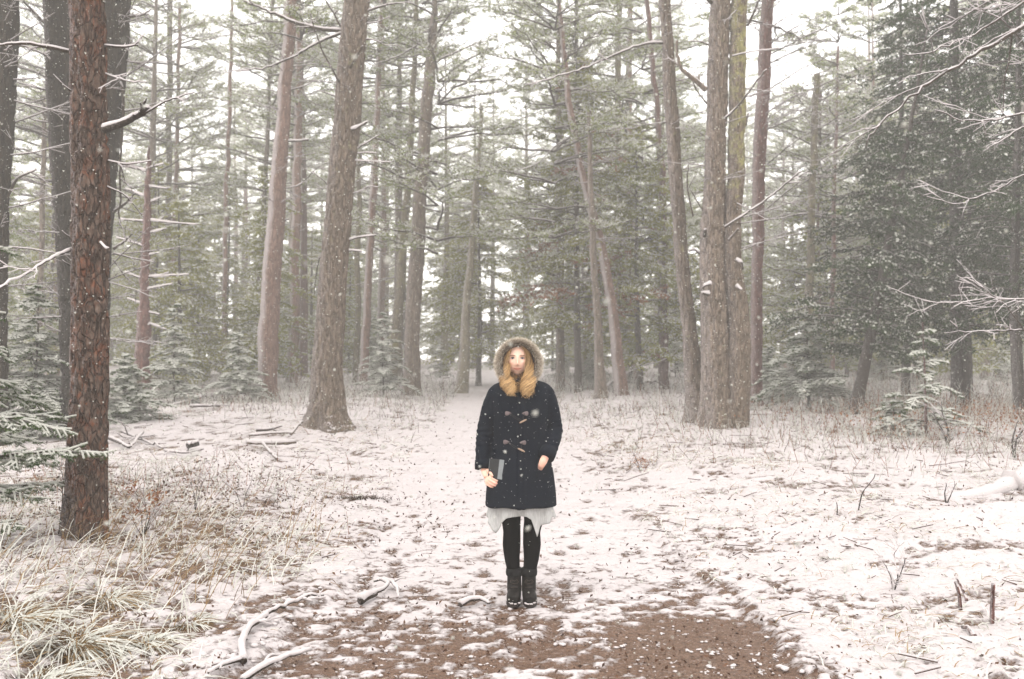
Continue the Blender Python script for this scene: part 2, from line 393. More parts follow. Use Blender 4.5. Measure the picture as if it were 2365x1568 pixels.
# ------------------------------------------------------------------ trunks
def trunk_mesh(P, rad, sides, matl, relief=.012, flare=.35, seed=1, lobes=5, fl_h=.35, dens=1.0):
    P = np.asarray(P, float); z0 = P[0, 2]
    def disp(Q, a):
        A, Z = np.meshgrid(a, Q[:, 2]); r = rad_i[:, None]
        fl = flare * np.exp(-np.maximum(0, Z - z0 - .2) / fl_h) * r * (1 + .45 * np.cos(lobes * A + seed) + .25 * np.cos(3 * A + 2 * seed))
        ca, sa = np.cos(A), np.sin(A); rr = np.maximum(rad_i[:, None], .05)
        n = fbm(ca * rr * 26, sa * rr * 26, Z * 5.0, seed, 3); c = 1 - np.abs(2 * n - 1)
        big = fbm(ca * 1.3, sa * 1.3, Z * .8, seed + 9, 2) - .5
        return fl - relief * 1.6 * sst(.72, 1.0, c) + relief * (n - .5) + big * r * .16
    n = len(P); rad_i = np.asarray(rad, float)
    mb = MB(); add_tube(mb, P, rad_i, sides, 0, .5, True, disp=disp)
    return mb.mesh('trunk', [matl])

def trunk_from_px(pts, d, top_z, rings, base_on_ground=True):
    Q = np.array([[*at(x, y, d), w_ * d / FPX / 2] for x, y, w_ in pts])
    Q = Q[np.argsort(Q[:, 2])]
    g0 = float(gz(Q[0, 0], d))
    if Q[0, 2] > g0 - .2:
        s = (Q[1, :2] - Q[0, :2]) / max(.3, Q[1, 2] - Q[0, 2]); b = Q[0].copy(); dz = Q[0, 2] - (g0 - .25); b[2] -= dz; b[:2] -= np.clip(s, -.06, .06) * dz
        Q = np.vstack([b, Q])
    if Q[-1, 2] < top_z:
        s = (Q[-1, :2] - Q[-2, :2]) / (Q[-1, 2] - Q[-2, 2]); e = Q[-1].copy(); dz = top_z - e[2]; e[2] = top_z; e[:2] += s * dz * .6; e[3] *= max(.15, 1 - dz / 16)
        Q = np.vstack([Q, e])
    zs = np.concatenate([np.linspace(Q[0, 2], min(top_z, CAMZ + .37 * d), rings), ])
    if top_z > zs[-1] + .5: zs = np.concatenate([zs, np.linspace(zs[-1] + .3, top_z, 14)])
    P = np.stack([np.interp(zs, Q[:, 2], Q[:, i]) for i in (0, 1, 2, 3)], 1)
    k = max(2, rings // 24)
    for _ in range(k):
        P[1:-1, [0, 1, 3]] = .25 * P[:-2, [0, 1, 3]] + .5 * P[1:-1, [0, 1, 3]] + .25 * P[2:, [0, 1, 3]]
    P[:, 0] += .012 * (fbm(P[:, 2] * 1.3, d, 0, 77) - .5) * d * .25
    return P

def limb(parent, pts, r0, r1, subs=0, seed=0, snow=True, name='branch', origin=(0, 0, 0), matl=None, sides=7, sublen=.35, snow_w=.9):
    """a bare limb along 3D points, with snow lying on it and a few side twigs"""
    rg = np.random.default_rng(seed); P = interp_path(pts, max(8, len(pts) * 5)) - np.asarray(origin)
    n = len(P); L = np.linalg.norm(P[-1] - P[0]); P = P + (rg.normal(size=P.shape) * .006 * L) * np.linspace(0, 1, n)[:, None]
    r = np.linspace(r0, r1, n); mb = MB(); add_tube(mb, P, r, sides, 0)
    snow_paths = [(P, r)]
    for s in range(subs):
        i = rg.integers(2, n - 1); l = sublen * L * (.4 + .8 * rg.random()); dr = unit(P[min(i + 1, n - 1)] - P[i - 1]); sd = rg.normal(size=3); sd[2] = sd[2] * .5 + .1
        dd = unit(dr * .8 + unit(sd) * .8); Q = P[i] + np.linspace(0, 1, 7)[:, None] * dd * l
        Q[:, 2] += .12 * l * np.linspace(0, 1, 7) ** 2 * rg.choice([-1, 1]); Q += rg.normal(size=Q.shape) * .015 * l
        rr = np.linspace(max(r1, r[i] * .5), r1 * .5, 7); add_tube(mb, Q, rr, 5, 0); snow_paths.append((Q, rr))
        for u in range(3):
            j = rg.integers(1, 6); d2 = unit(dd + rg.normal(size=3) * .6); T = Q[j] + np.linspace(0, 1, 4)[:, None] * d2 * l * .4
            add_tube(mb, T, np.linspace(rr[j] * .7, r1 * .3, 4), 4, 0); snow_paths.append((T, np.linspace(rr[j] * .7, r1 * .3, 4)))
    if snow:
        for Q, rr in snow_paths:
            t_ = unit(np.gradient(Q, axis=0)); k = np.sqrt(np.maximum(0, 1 - t_[:, 2] ** 2))
            lum = .65 + .6 * vn(Q[:, 0] * 9, Q[:, 1] * 9, Q[:, 2] * 9, seed + 3)
            S = Q.copy(); S[:, 2] += rr * .75 * k; add_tube(mb, S, np.maximum((rr * snow_w + .0025) * k * lum, .0004), 6, 1)
    return link(name, mb.mesh('branch', [matl or BK_TWIG, SNOW]), parent)

def dead_twigs(mb, rg, base, az, ln, rise_, r, nsub, mat_i=0, snow=1):
    d = np.array([math.cos(az), math.sin(az), rise_]); n = 7; t = np.linspace(0, 1, n)[:, None]
    P = base + t * d * ln; P[:, 2] += (-.10 + .2 * rg.random()) * ln * t[:, 0] ** 2; P += rg.normal(size=P.shape) * .012 * ln * t
    rr = np.linspace(r, r * .25, n); add_tube(mb, P, rr, 5, mat_i, cap=False)
    sub = []
    A, B = [], []
    for s in range(nsub):
        i = rg.integers(1, n - 1); l = ln * (.15 + .35 * rg.random()) * (1 - i / n * .5); dd = unit(unit(d) + rg.normal(size=3) * np.array([.6, .6, .35]))
        m_ = P[i] + dd * l * .5; e = m_ + unit(dd + np.array([0, 0, .3 * rg.normal()])) * l * .5; A += [P[i], m_]; B += [m_, e]
        for q in range(2):
            d3 = unit(dd + rg.normal(size=3) * .6); A.append(m_); B.append(m_ + d3 * l * .4)
    if A:
        sticks(mb, np.array(A), np.array(B), r * .4, r * .15, mat_i)
    if snow:
        S = P.copy(); S[:, 2] += rr * .8; add_tube(mb, S, rr * .9 + .002, 4, snow, cap=False)
        if A: Z = np.array([0, 0, r * .35]); sticks(mb, np.array(A) + Z, np.array(B) + Z, r * .38, r * .15, snow)
    return P

# ------------------------------------------------------------------ crowns (prototypes share their meshes between copies)
def pine_crown(seed, z0, z1, rmax, snow=.55, whorl=.6, dens=1.0, lean=(0, 0)):
    rg = np.random.default_rng(seed); mb = MB(); A = []; B = []; z = z0
    while z < z1:
        f = (z - z0) / (z1 - z0); L = rmax * (.45 + .55 * math.sin(min(1, f * 1.7 + .25) * math.pi * .5)) * (1 - f ** 2.2) + .3
        for k in range(rg.integers(2, 5)):
            az = rg.random() * 6.283; l = L * (.55 + .6 * rg.random()); up = .05 + .35 * rg.random() + .3 * f
            n = 7; t = np.linspace(0, 1, n); P = np.zeros((n, 3)); P[:, 0] = np.cos(az) * t * l; P[:, 1] = np.sin(az) * t * l
            P[:, 2] = z + up * l * t - .18 * l * t ** 2; P += rg.normal(size=P.shape) * .03 * l * t[:, None]
            add_tube(mb, P, np.linspace(.035, .008, n) * (.6 + l / 4), 4, 2, cap=False)
            nb = int(9 * l * dens / 1.6) + 3
            for s in range(nb):
                q = .28 + .72 * rg.random(); i = min(n - 2, int(q * (n - 1))); p = P[i] + (P[i + 1] - P[i]) * (q * (n - 1) - i)
                dr = unit(P[-1] - P[0]); sd = rg.choice([-1, 1]); pr = np.array([-dr[1], dr[0], 0]) * sd
                dd = unit(dr * (.5 + .5 * rg.random()) + pr * (.4 + .6 * rg.random()) + np.array([0, 0, .12 + .25 * rg.random()])); ll = l * (.14 + .16 * rg.random()) * (1.25 - q * .5) + .12
                e = p + dd * ll; A.append(p); B.append(e)
                for u in range(2):
                    v = .4 + .5 * rg.random(); o = p + dd * ll * v; d2 = unit(dd + rg.normal(size=3) * np.array([.7, .7, .3])); A.append(o); B.append(o + d2 * ll * .55)
        z += whorl * (.6 + .8 * rg.random())
    A = np.array(A); B = np.array(B); sticks(mb, A, B, .008, .004, 2)
    needles(mb, A, B, 9, .12, .022, .62, rg, snow * .62, (0, 1), 0, .15 + .7 * rg.random(len(A)))
    k_ = rg.integers(0, len(A), int(len(A) * .9)); caps(mb, A[k_], B[k_], .03 + .05 * rg.random(len(k_)), .02, 1, .10)
    return mb
def spray_crown(seed, z0, z1, rmax, snow=.45, step=.30, k=9, ln=.10, wd=.04, nside=7, leafy=1.0, rust=.0, taper=1.0, top=.15, leaf_i=0):
    """a cedar or hemlock: drooping flat sprays from the ground up"""
    rg = np.random.default_rng(seed); mb = MB(); A = []; B = []; z = z0; TN = []; MR = []
    while z < z1:
        f = (z - z0) / (z1 - z0); L = rmax * ((1 - f) ** (.75 * taper) * .88 + top) * min(1, .55 + f * 4)
        for kk in range(4):
            az = rg.random() * 6.283; l = L * (.45 + .75 * rg.random()); n = 6; t = np.linspace(0, 1, n)
            P = np.zeros((n, 3)); P[:, 0] = np.cos(az) * t * l; P[:, 1] = np.sin(az) * t * l
            P[:, 2] = z + .28 * l * t - .42 * l * t ** 2; P += rg.normal(size=P.shape) * .03 * l * t[:, None]
            add_tube(mb, P, np.linspace(.022, .006, n) * (.5 + l / 3), 3, 2, cap=False)
            clump = rg.random()
            isr = rg.random() < rust
            for s in range(int(nside * (.5 + l / 1.6))):
                q = .15 + .85 * rg.random(); i = min(n - 2, int(q * (n - 1))); p = P[i] + (P[i + 1] - P[i]) * (q * (n - 1) - i)
                dr = unit(P[-1] - P[0]); pr = np.array([-dr[1], dr[0], 0]) * rg.choice([-1, 1])
                dd = unit(dr * .7 + pr * (.3 + .7 * rg.random()) + np.array([0, 0, -.25 + .25 * rg.normal()])); ll = l * .22 * (.6 + .8 * rg.random()) + .12
                e = p + dd * ll; A.append(p); B.append(e); TN.append(clump)
                o = p + dd * ll * .5; d2 = unit(dd + rg.normal(size=3) * np.array([.7, .7, .4])); A.append(o); B.append(o + d2 * ll * .6); TN.append(clump); MR += [isr, isr]
        z += step * (.6 + .8 * rg.random())
    A = np.array(A); B = np.array(B); TN = np.array(TN); MR = np.array(MR)
    sticks(mb, A, B, .006, .003, 2)
    needles(mb, A[~MR], B[~MR], k, ln, wd, .6, rg, snow * (.7 if snow > .3 else .35), (0, 1), .15, TN[~MR] * .8 + .1)
    if MR.any(): needles(mb, A[MR], B[MR], k, ln, wd, .6, rg, snow * .5, (3, 1), .2)
    k_ = rg.integers(0, len(A), int(len(A) * (.15 + 2.2 * snow))); caps(mb, A[k_] + [0, 0, .01], B[k_] + [0, 0, .01], .025 + .045 * rg.random(len(k_)), .022, 1, .075)
    return mb
def spruce_crown(seed, H, Rr, snow=.5, whorls=12, k=12, z0=.12, fine=1.0, nb=5):
    """tiered young spruce or fir: flat boughs of side twigs with snow along the top"""
    rg = np.random.default_rng(seed); mb = MB(); A = []; B = []
    for wv in range(whorls):
        f = (wv + .5) / whorls; z = z0 * H + (1 - z0) * H * f; L = Rr * (1 - f) ** .8 + .05
        for b_ in range(nb):
            az = b_ * 6.283 / nb + wv * .7 + rg.normal() * .35; l = L * (.5 + .75 * rg.random()); zb_ = z + (rg.random() - .5) * H / whorls * 1.1; dr = np.array([math.cos(az), math.sin(az), 0]); pr = np.array([-dr[1], dr[0], 0])
            n = 8; t = np.linspace(0, 1, n)[:, None]; P = np.array([0, 0, zb_]) + dr * l * t + np.array([0, 0, 1]) * (.22 * l * t - (.35 + .35 * rg.random()) * l * t ** 2 + .12 * l * t ** 3); P = P + rg.normal(size=P.shape) * .02 * l * t
            add_tube(mb, P, np.linspace(.012, .004, n) * (.5 + l), 4, 2, cap=False)
            for i in range(n - 1): A.append(P[i]); B.append(P[i + 1])
            m = int(4 + 9 * l * fine)
            for s in range(m):
                q = (s + .5) / m; i = min(n - 2, int(q * (n - 1))); p = P[i] + (P[i + 1] - P[i]) * (q * (n - 1) - i)
                for sg in (-1, 1):
                    ll = l * .42 * (1 - q) + .06; dd = unit(dr * .75 + pr * sg * (.8 + .2 * rg.random()) + np.array([0, 0, -.25 + .22 * rg.normal()])); A.append(p); B.append(p + dd * ll)
                    if ll > .15:
                        o = p + dd * ll * .5; A.append(o); B.append(o + unit(dd + dr * .9) * ll * .45)
    A = np.array(A); B = np.array(B); sticks(mb, A, B, .005, .003, 2)
    needles(mb, A, B, k, .042, .011, .65, rg, snow * .75, (0, 1), 0)
    caps(mb, A + [0, 0, .008], B + [0, 0, .008], .03 + .03 * rg.random(len(A)), .014, 1)
    return mb

def proto_tree(name, label, cat, group, crown_mb, mats, H, r0, trunk_mat, seed, twigs=0, tw_z=(1.5, 8), bend=.25, sides=12):
    root = bpy.data.objects.new(name, None); COL.objects.link(root); tag(root, label, cat, group)
    rg = np.random.default_rng(seed); zs = np.concatenate([np.linspace(-.3, H, 46)]); P = np.zeros((46, 3)); P[:, 2] = zs
    link('trunk', trunk_mesh(P + np.stack([bend * (vn(zs * .12, seed) - .5), bend * (vn(zs * .12, seed + 5) - .5), zs * 0], 1) * sst(0, 3, zs)[:, None],
         r0 * (1 - .88 * np.clip(zs / H, 0, 1) ** 1.1), sides, trunk_mat, .012, .35, seed), root)
    link('crown', crown_mb.mesh('crown', mats), root)
    if twigs:
        mb = MB()
        for i in range(twigs):
            z = tw_z[0] + (tw_z[1] - tw_z[0]) * rg.random(); az = rg.random() * 6.283
            dead_twigs(mb, rg, np.array([0, 0, z]), az, .5 + 1.7 * rg.random(), .25 * rg.normal(), .018, 5)
        o = link('dead_branches', mb.mesh('dead_branches', [BK_TWIG, SNOW]), root); o['kind'] = 'stuff'
    return root

# ------------------------------------------------------------------ the trunks one can tell apart
def key_tree(label, pts, d, matl, top_z=14, sides=16, rings=60, relief=.012, flare=.3, seed=1, limbs=(), crown=None, group=None, twigs=None, name='pine_tree', lobes=5, fl_h=.35):
    if d < 21 and pts[0][1] > 970 and not matl.name.startswith('dark'): d = float(ground(pts[0][0], pts[0][1])[1])
    P = trunk_from_px(pts, d, top_z, rings); bx, by = P[0, 0], d; bz = float(gz(bx, by))
    org = np.array([bx, by, bz]); root = bpy.data.objects.new(name, None); COL.objects.link(root); root.location = org
    tag(root, label, 'tree', group)
    Q = P[:, :3] - org; link('trunk', trunk_mesh(Q, P[:, 3], sides, matl, relief, flare, seed, lobes, fl_h), root)
    for i, l in enumerate(limbs):
        p3 = [at(x, y, d + dd) for x, y, dd in l['p']]
        limb(root, p3, l['r'][0], l['r'][1], l.get('subs', 2), seed * 31 + i, True, 'branch', org, l.get('m', BK_TWIG), 7, l.get('sl', .35), l.get('sw', .9))
    if twigs:
        n, ya, yb, side, lmax, tr = twigs; rg = np.random.default_rng(seed + 500); mbt = MB()
        for i in range(n):
            y = ya + (yb - ya) * rg.random(); zz = at(0, y, d)[2]; k = np.argmin(np.abs(P[:, 2] - zz)); az = rg.random() * 6.283
            if side and rg.random() < .75: az = (0 if side > 0 else math.pi) + rg.normal() * .8
            dead_twigs(mbt, rg, P[k, :3] - org, az, lmax * (.3 + .7 * rg.random()), .15 + .22 * rg.normal(), tr, 6)
        o = link('dead_branches', mbt.mesh('dead_branches', [BK_TWIG, SNOW]), root); o['kind'] = 'stuff'
    return root, P, org

LB = lambda p, r, **k: dict(p=p, r=r, **k)
KEY = []
def K(*a, **k): KEY.append(key_tree(*a, **k)); return KEY[-1]

K('tall red pine with flaking rust-brown bark, nearest trunk at the left of the path',
  [(196, 1243, 96), (199, 1100, 90), (204, 900, 88), (207, 700, 83), (209, 470, 86), (205, 250, 83), (201, 0, 83)], 8.9, BK_RED, 12, 64, 360, .016, .22, 1, fl_h=.22, twigs=None,
  limbs=[LB([(240, 300, -.2), (285, 285, -.3), (330, 262, -.35), (345, 248, -.35)], (.030, .020), subs=2, sl=.25, sw=1.0),
         LB([(335, 262, -.35), (380, 235, -.4), (450, 212, -.5)], (.008, .003), subs=1),
         LB([(180, 125, 0), (120, 110, -.1), (60, 100, -.2), (-10, 104, -.3), (-60, 118, -.3)], (.016, .006), subs=3, sl=.25),
         LB([(240, 106, 0), (285, 110, -.1), (318, 104, -.2)], (.012, .006), subs=2, sl=.4),
         LB([(242, 170, 0), (270, 180, -.1), (300, 190, -.2), (340, 188, -.3)], (.007, .003), subs=2),
         LB([(180, 222, 0), (150, 200, -.1), (124, 172, -.1)], (.008, .003), subs=1),
         LB([(170, 575, 0), (130, 590, -.3), (70, 625, -.6), (0, 665, -.9), (-60, 690, -1.1)], (.012, .004), subs=6, sl=.3, sw=1.3),
         LB([(250, 372, 0), (290, 380, 0), (350, 372, 0)], (.008, .004), subs=3),
         LB([(245, 430, 0), (290, 450, .1), (330, 500, .1)], (.006, .003), subs=2),
         LB([(170, 555, 0), (150, 540, -.1), (143, 532, -.1)], (.007, .004), subs=0),
         LB([(232, 560, -.17), (244, 573, -.22), (250, 574, -.24)], (.009, .006), subs=0, sw=1.1),
         LB([(168, 616, 0), (150, 606, -.1), (144, 600, -.1)], (.006, .003), subs=0)])
K('dark trunk close behind the red pine, on its left side', [(168, 985, 66), (172, 850, 60), (162, 600, 60), (148, 380, 64), (136, 150, 62), (133, 0, 64)], 17, BK_DARK, 16, 24, 90, .02, .2, 2,
  limbs=[LB([(110, 60, 0), (60, 10, 0), (20, -40, 0)], (.03, .015), subs=3), LB([(120, 210, 0), (90, 205, 0), (40, 190, 0)], (.02, .008), subs=3), LB([(125, 285, 0), (80, 278, 0), (55, 270, 0)], (.015, .006), subs=2)],
  twigs=(14, 100, 800, -1, 1.6, .014))
K('dark trunk leaning out of the picture edge, leftmost of all', [(-14, 980, 62), (-12, 700, 56), (-6, 470, 55), (2, 250, 66), (8, 0, 72)], 16, BK_DARK, 16, 24, 80, .02, .2, 3,
  limbs=[LB([(20, 100, 0), (60, 108, 0), (110, 128, 0)], (.02, .008), subs=3), LB([(10, 470, 0), (40, 410, 0), (85, 392, 0)], (.03, .012), subs=3)], twigs=(16, 60, 800, 1, 2.0, .014))
K('dark mossy trunk leaning left behind the red pine, on its right side', [(205, 975, 60), (216, 800, 60), (228, 560, 60), (240, 400, 62), (250, 260, 66), (264, 90, 70), (268, 0, 74)], 17.5, BK_DARK, 16, 24, 80, .02, .2, 4,
  limbs=[LB([(295, 40, 0), (330, 35, 0), (350, 22, 0)], (.025, .01), subs=4), LB([(270, 180, 0), (285, 200, -.2), (284, 280, -.2), (276, 420, -.2), (278, 520, -.1)], (.028, .014), subs=3, sl=.2),
         LB([(268, 260, 0), (330, 250, 0), (375, 232, 0), (390, 225, 0)], (.014, .005), subs=2), LB([(262, 490, 0), (290, 470, 0), (312, 445, 0)], (.03, .015), subs=1), LB([(262, 575, 0), (285, 560, 0), (306, 540, 0)], (.03, .012), subs=1),
         LB([(262, 585, 0), (320, 600, 0), (360, 605, 0)], (.016, .006), subs=2), LB([(268, 140, 0), (330, 146, 0), (410, 141, 0)], (.014, .005), subs=3), LB([(262, 600, 0), (290, 640, 0), (315, 660, 0)], (.016, .006), subs=2)],
  twigs=(14, 60, 820, 1, 1.8, .012))
K('dead snag with reddish broken top and stubby snow-laden branches', [(329, 852, 36), (330, 760, 33), (331, 690, 24), (338, 540, 20), (342, 400, 15), (344, 322, 3)], 27, BK_MAR, 7.35, 16, 90, .03, .25, 5, name='dead_tree',
  limbs=[LB([(338, y, 0), (338 + s * l * .5, y + o * .5, 0), (338 + s * l, y + o, 0)], (.03, .018), subs=1, sl=.25, sw=1.5) for y, s, l, o in
         [(390, 1, 40, -12), (395, -1, 60, -18), (430, 1, 50, 6), (455, -1, 48, -20), (508, 1, 118, 12), (512, -1, 60, -6), (540, 1, 46, -12), (570, -1, 70, -22), (590, 1, 30, -6), (640, 1, 98, -6), (648, -1, 50, -20), (668, 1, 60, -12), (705, -1, 44, -16), (720, 1, 30, 6), (745, 1, 46, 16), (470, 1, 34, -14)]])
K('pale pinkish pine plastered with snow on one side, left of the thick flared trunk', [(615, 912, 46), (618, 860, 44), (620, 780, 48), (630, 600, 44), (642, 430, 39), (655, 250, 33), (664, 120, 29), (672, 0, 27)], 28, BK_PINK, 19, 24, 120, .014, .22, 6,
  limbs=[LB([(665, 326, 0), (690, 326, 0), (712, 323, 0)], (.035, .03), subs=0, sw=1.2), LB([(672, 208, 0), (700, 200, 0), (720, 190, 0)], (.022, .012), subs=1), LB([(672, 170, 0), (684, 160, 0)], (.025, .02), subs=0),
         LB([(670, 155, 0), (705, 150, 0), (735, 147, 0)], (.016, .008), subs=1), LB([(652, 436, 0), (690, 430, 0), (740, 380, 0), (775, 370, 0)], (.02, .01), subs=3), LB([(652, 510, 0), (668, 506, 0)], (.03, .02), subs=0)], twigs=(22, 20, 500, 0, 1.8, .013))
K('slender pink-grey trunk just behind the pinkish pine, to its right', [(676, 842, 26), (679, 700, 24), (683, 500, 22), (688, 300, 20), (690, 0, 15)], 37, BK_PINK, 20, 14, 60, .014, .2, 7, twigs=(12, 60, 700, 0, 1.6, .014))
K('thick grey-brown trunk with flared foot, the broadest left of the person', [(757, 990, 96), (756, 960, 84), (756, 850, 70), (768, 660, 66), (783, 470, 62), (800, 300, 64), (808, 200, 65), (815, 100, 62), (825, 0, 58)], 19.6, BK_BIG, 16, 56, 300, .02, .42, 8, lobes=6, fl_h=.4,
  limbs=[LB([(790, 72, 0), (740, 68, 0), (680, 52, 0), (610, 22, 0), (560, 0, 0)], (.04, .012), subs=6, sl=.25), LB([(790, 76, 0), (740, 95, -.2), (680, 130, -.4), (610, 158, -.6), (545, 166, -.7)], (.03, .007), subs=4, sl=.2),
         LB([(788, 66, 0), (770, 30, 0), (748, -5, 0)], (.022, .012), subs=3), LB([(783, 190, -.3), (745, 120, -.4), (725, 70, -.5), (716, 30, -.5)], (.022, .008), subs=2, sl=.2),
         LB([(838, 30, 0), (870, 18, 0), (905, 8, 0), (945, 6, 0)], (.026, .008), subs=3), LB([(832, 56, 0), (870, 52, 0), (900, 38, 0)], (.016, .005), subs=2), LB([(830, 90, 0), (865, 92, 0), (890, 106, 0), (925, 104, 0)], (.014, .004), subs=2),
         LB([(808, 158, -.3), (822, 130, -.4), (838, 106, -.5)], (.025, .014), subs=1), LB([(812, 300, -.3), (825, 295, -.35), (848, 282, -.4)], (.03, .02), subs=0, sw=1.2), LB([(815, 350, 0), (845, 330, -.1), (875, 312, -.1)], (.018, .010), subs=1, sw=1.2),
         LB([(815, 356, 0), (845, 352, 0), (870, 354, 0)], (.015, .008), subs=0, sw=1.3), LB([(812, 370, 0), (850, 373, 0), (905, 374, 0)], (.014, .008), subs=1, sw=1.3), LB([(808, 450, 0), (835, 440, 0), (850, 430, 0), (875, 432, 0)], (.014, .006), subs=2),
         LB([(800, 555, 0), (830, 548, -.1), (868, 543, -.1)], (.022, .014), subs=0, sw=1.3), LB([(800, 578, 0), (835, 580, 0)], (.02, .012), subs=0, sw=1.3), LB([(770, 440, 0), (740, 410, 0), (706, 390, 0)], (.013, .006), subs=2),
         LB([(772, 222, 0), (745, 212, 0), (725, 207, 0)], (.012, .006), subs=1), LB([(758, 568, 0), (735, 600, 0), (725, 680, 0)], (.012, .005), subs=3), LB([(770, 350, 0), (752, 336, 0), (742, 322, 0)], (.008, .004), subs=1)], twigs=(10, 20, 620, 0, 1.2, .008))
K('thin dark trunk nearest behind the thick flared trunk', [(823, 852, 15), (825, 700, 14), (828, 500, 12), (830, 300, 11), (832, 0, 9)], 37, BK_MOSS, 20, 12, 50, .01, .15, 9, twigs=(10, 60, 700, 0, 1.4, .012))
K('thin maroon trunk right of the thick flared trunk, bending slightly', [(840, 845, 22), (848, 700, 19), (856, 560, 18), (866, 400, 18), (872, 250, 15), (880, 0, 12)], 35, BK_PINK, 20, 12, 60, .012, .2, 10, twigs=(12, 60, 700, 0, 1.4, .012))
K('mossy thinner trunk of the close pair left of the person', [(911, 860, 24), (916, 760, 24), (926, 620, 22), (938, 480, 19), (946, 350, 17), (953, 200, 14), (962, 0, 10)], 34, BK_MOSS, 20, 14, 60, .012, .2, 11, twigs=(12, 60, 500, 0, 1.6, .014))
K('thicker grey trunk of the close pair left of the person, lichen at its foot', [(950, 880, 40), (951, 800, 36), (958, 650, 37), (967, 500, 34), (980, 330, 30), (990, 180, 28), (998, 80, 22), (1003, 0, 12)], 30, BK_BIG, 14.5, 20, 90, .014, .35, 12,
  limbs=[LB([(998, 150, 0), (1020, 135, 0), (1060, 118, 0), (1110, 95, 0)], (.04, .014), subs=4, sl=.25), LB([(990, 110, -.2), (990, 75, -.3), (1005, 45, -.3), (995, 5, -.3)], (.035, .015), subs=4), LB([(1002, 50, -.3), (1030, 45, 0), (1052, 38, 0)], (.02, .008), subs=1),
         LB([(975, 98, -.2), (920, 130, -.4), (860, 150, -.5)], (.03, .008), subs=3), LB([(985, 215, 0), (1030, 228, 0), (1100, 226, 0)], (.02, .008), subs=2), LB([(975, 290, 0), (988, 300, 0), (1000, 315, 0)], (.018, .01), subs=1)], twigs=(16, 40, 420, 0, 1.8, .014))
K('pale lichen-green leaning trunk just left of the fur hood', [(1068, 864, 28), (1074, 760, 22), (1082, 640, 18), (1092, 520, 16), (1100, 430, 14), (1108, 330, 9)], 33, BK_PALE, 10, 14, 70, .01, .3, 13, twigs=(16, 340, 600, 0, 1.5, .013))
K('straight trunk just right of the fur hood, half veiled by snow', [(1293, 868, 22), (1292, 700, 19), (1291, 500, 17), (1290, 200, 13)], 33, BK_BIG, 14, 12, 50, .01, .2, 14, twigs=(10, 200, 700, 0, 1.5, .013))
K('upright brown trunk whose leaning neighbour crosses behind it', [(1386, 906, 28), (1384, 820, 22), (1378, 720, 19), (1371, 600, 17), (1366, 480, 15), (1362, 380, 12)], 27.5, BK_BIG, 8.5, 14, 70, .01, .35, 15, twigs=(10, 380, 640, 0, 1.3, .012))
K('pale brown trunk leaning far to the left, right of the person', [(1432, 886, 30), (1420, 760, 25), (1404, 660, 24), (1386, 560, 22), (1362, 470, 20), (1336, 360, 17), (1312, 220, 16), (1297, 80, 12), (1288, 0, 10)], 29, BK_PINK, 13.5, 16, 100, .012, .3, 16,
  limbs=[LB([(1318, 315, 0), (1290, 330, 0), (1240, 380, 0), (1170, 400, 0)], (.022, .006), subs=5, sl=.3, sw=1.3)], twigs=(24, 10, 560, 0, 1.6, .013))
K('thin dark trunk behind the leaning one, crown of olive sprays', [(1332, 780, 14), (1330, 500, 13), (1333, 200, 11), (1331, 0, 9)], 34, BK_DARK, 20, 12, 50, .01, .2, 17, twigs=(18, 20, 400, 0, 1.6, .012))
K('mossy trunk straight between the leaning trunk and the forked giants', [(1430, 855, 22), (1428, 600, 19), (1427, 400, 18), (1427, 200, 16), (1428, 0, 13)], 35, BK_MOSS, 20, 14, 60, .012, .2, 18, twigs=(14, 20, 400, 0, 1.6, .014))
K('slim reddish trunk just left of the forked giants', [(1533, 858, 24), (1533, 760, 22), (1532, 560, 18), (1528, 400, 16), (1514, 220, 13), (1493, 0, 11)], 32, BK_MAR, 16, 14, 70, .012, .2, 19, twigs=(14, 20, 500, 0, 1.6, .012))
K('slim grey-brown trunk bowing into the foot of the forked giants, on their left', [(1618, 978, 74), (1612, 920, 60), (1604, 860, 46), (1594, 780, 34), (1585, 700, 34), (1574, 600, 33), (1566, 480, 31), (1558, 380, 33), (1548, 240, 32), (1543, 120, 28), (1536, 0, 26)], 20, BK_BIG, 13, 36, 220, .012, .22, 20, lobes=4,
  limbs=[LB([(1535, 100, 0), (1500, 99, -.1), (1450, 112, -.3), (1380, 145, -.5), (1310, 172, -.7), (1215, 196, -.8)], (.024, .008), subs=4, sl=.16, sw=1.1), LB([(1590, 580, -.2), (1602, 576, -.2), (1616, 586, -.2)], (.02, .02), subs=0, sw=1.3), LB([(1535, 105, 0), (1515, 130, 0), (1480, 150, 0)], (.008, .004), subs=2)], twigs=(14, 10, 420, 0, 1.3, .009))
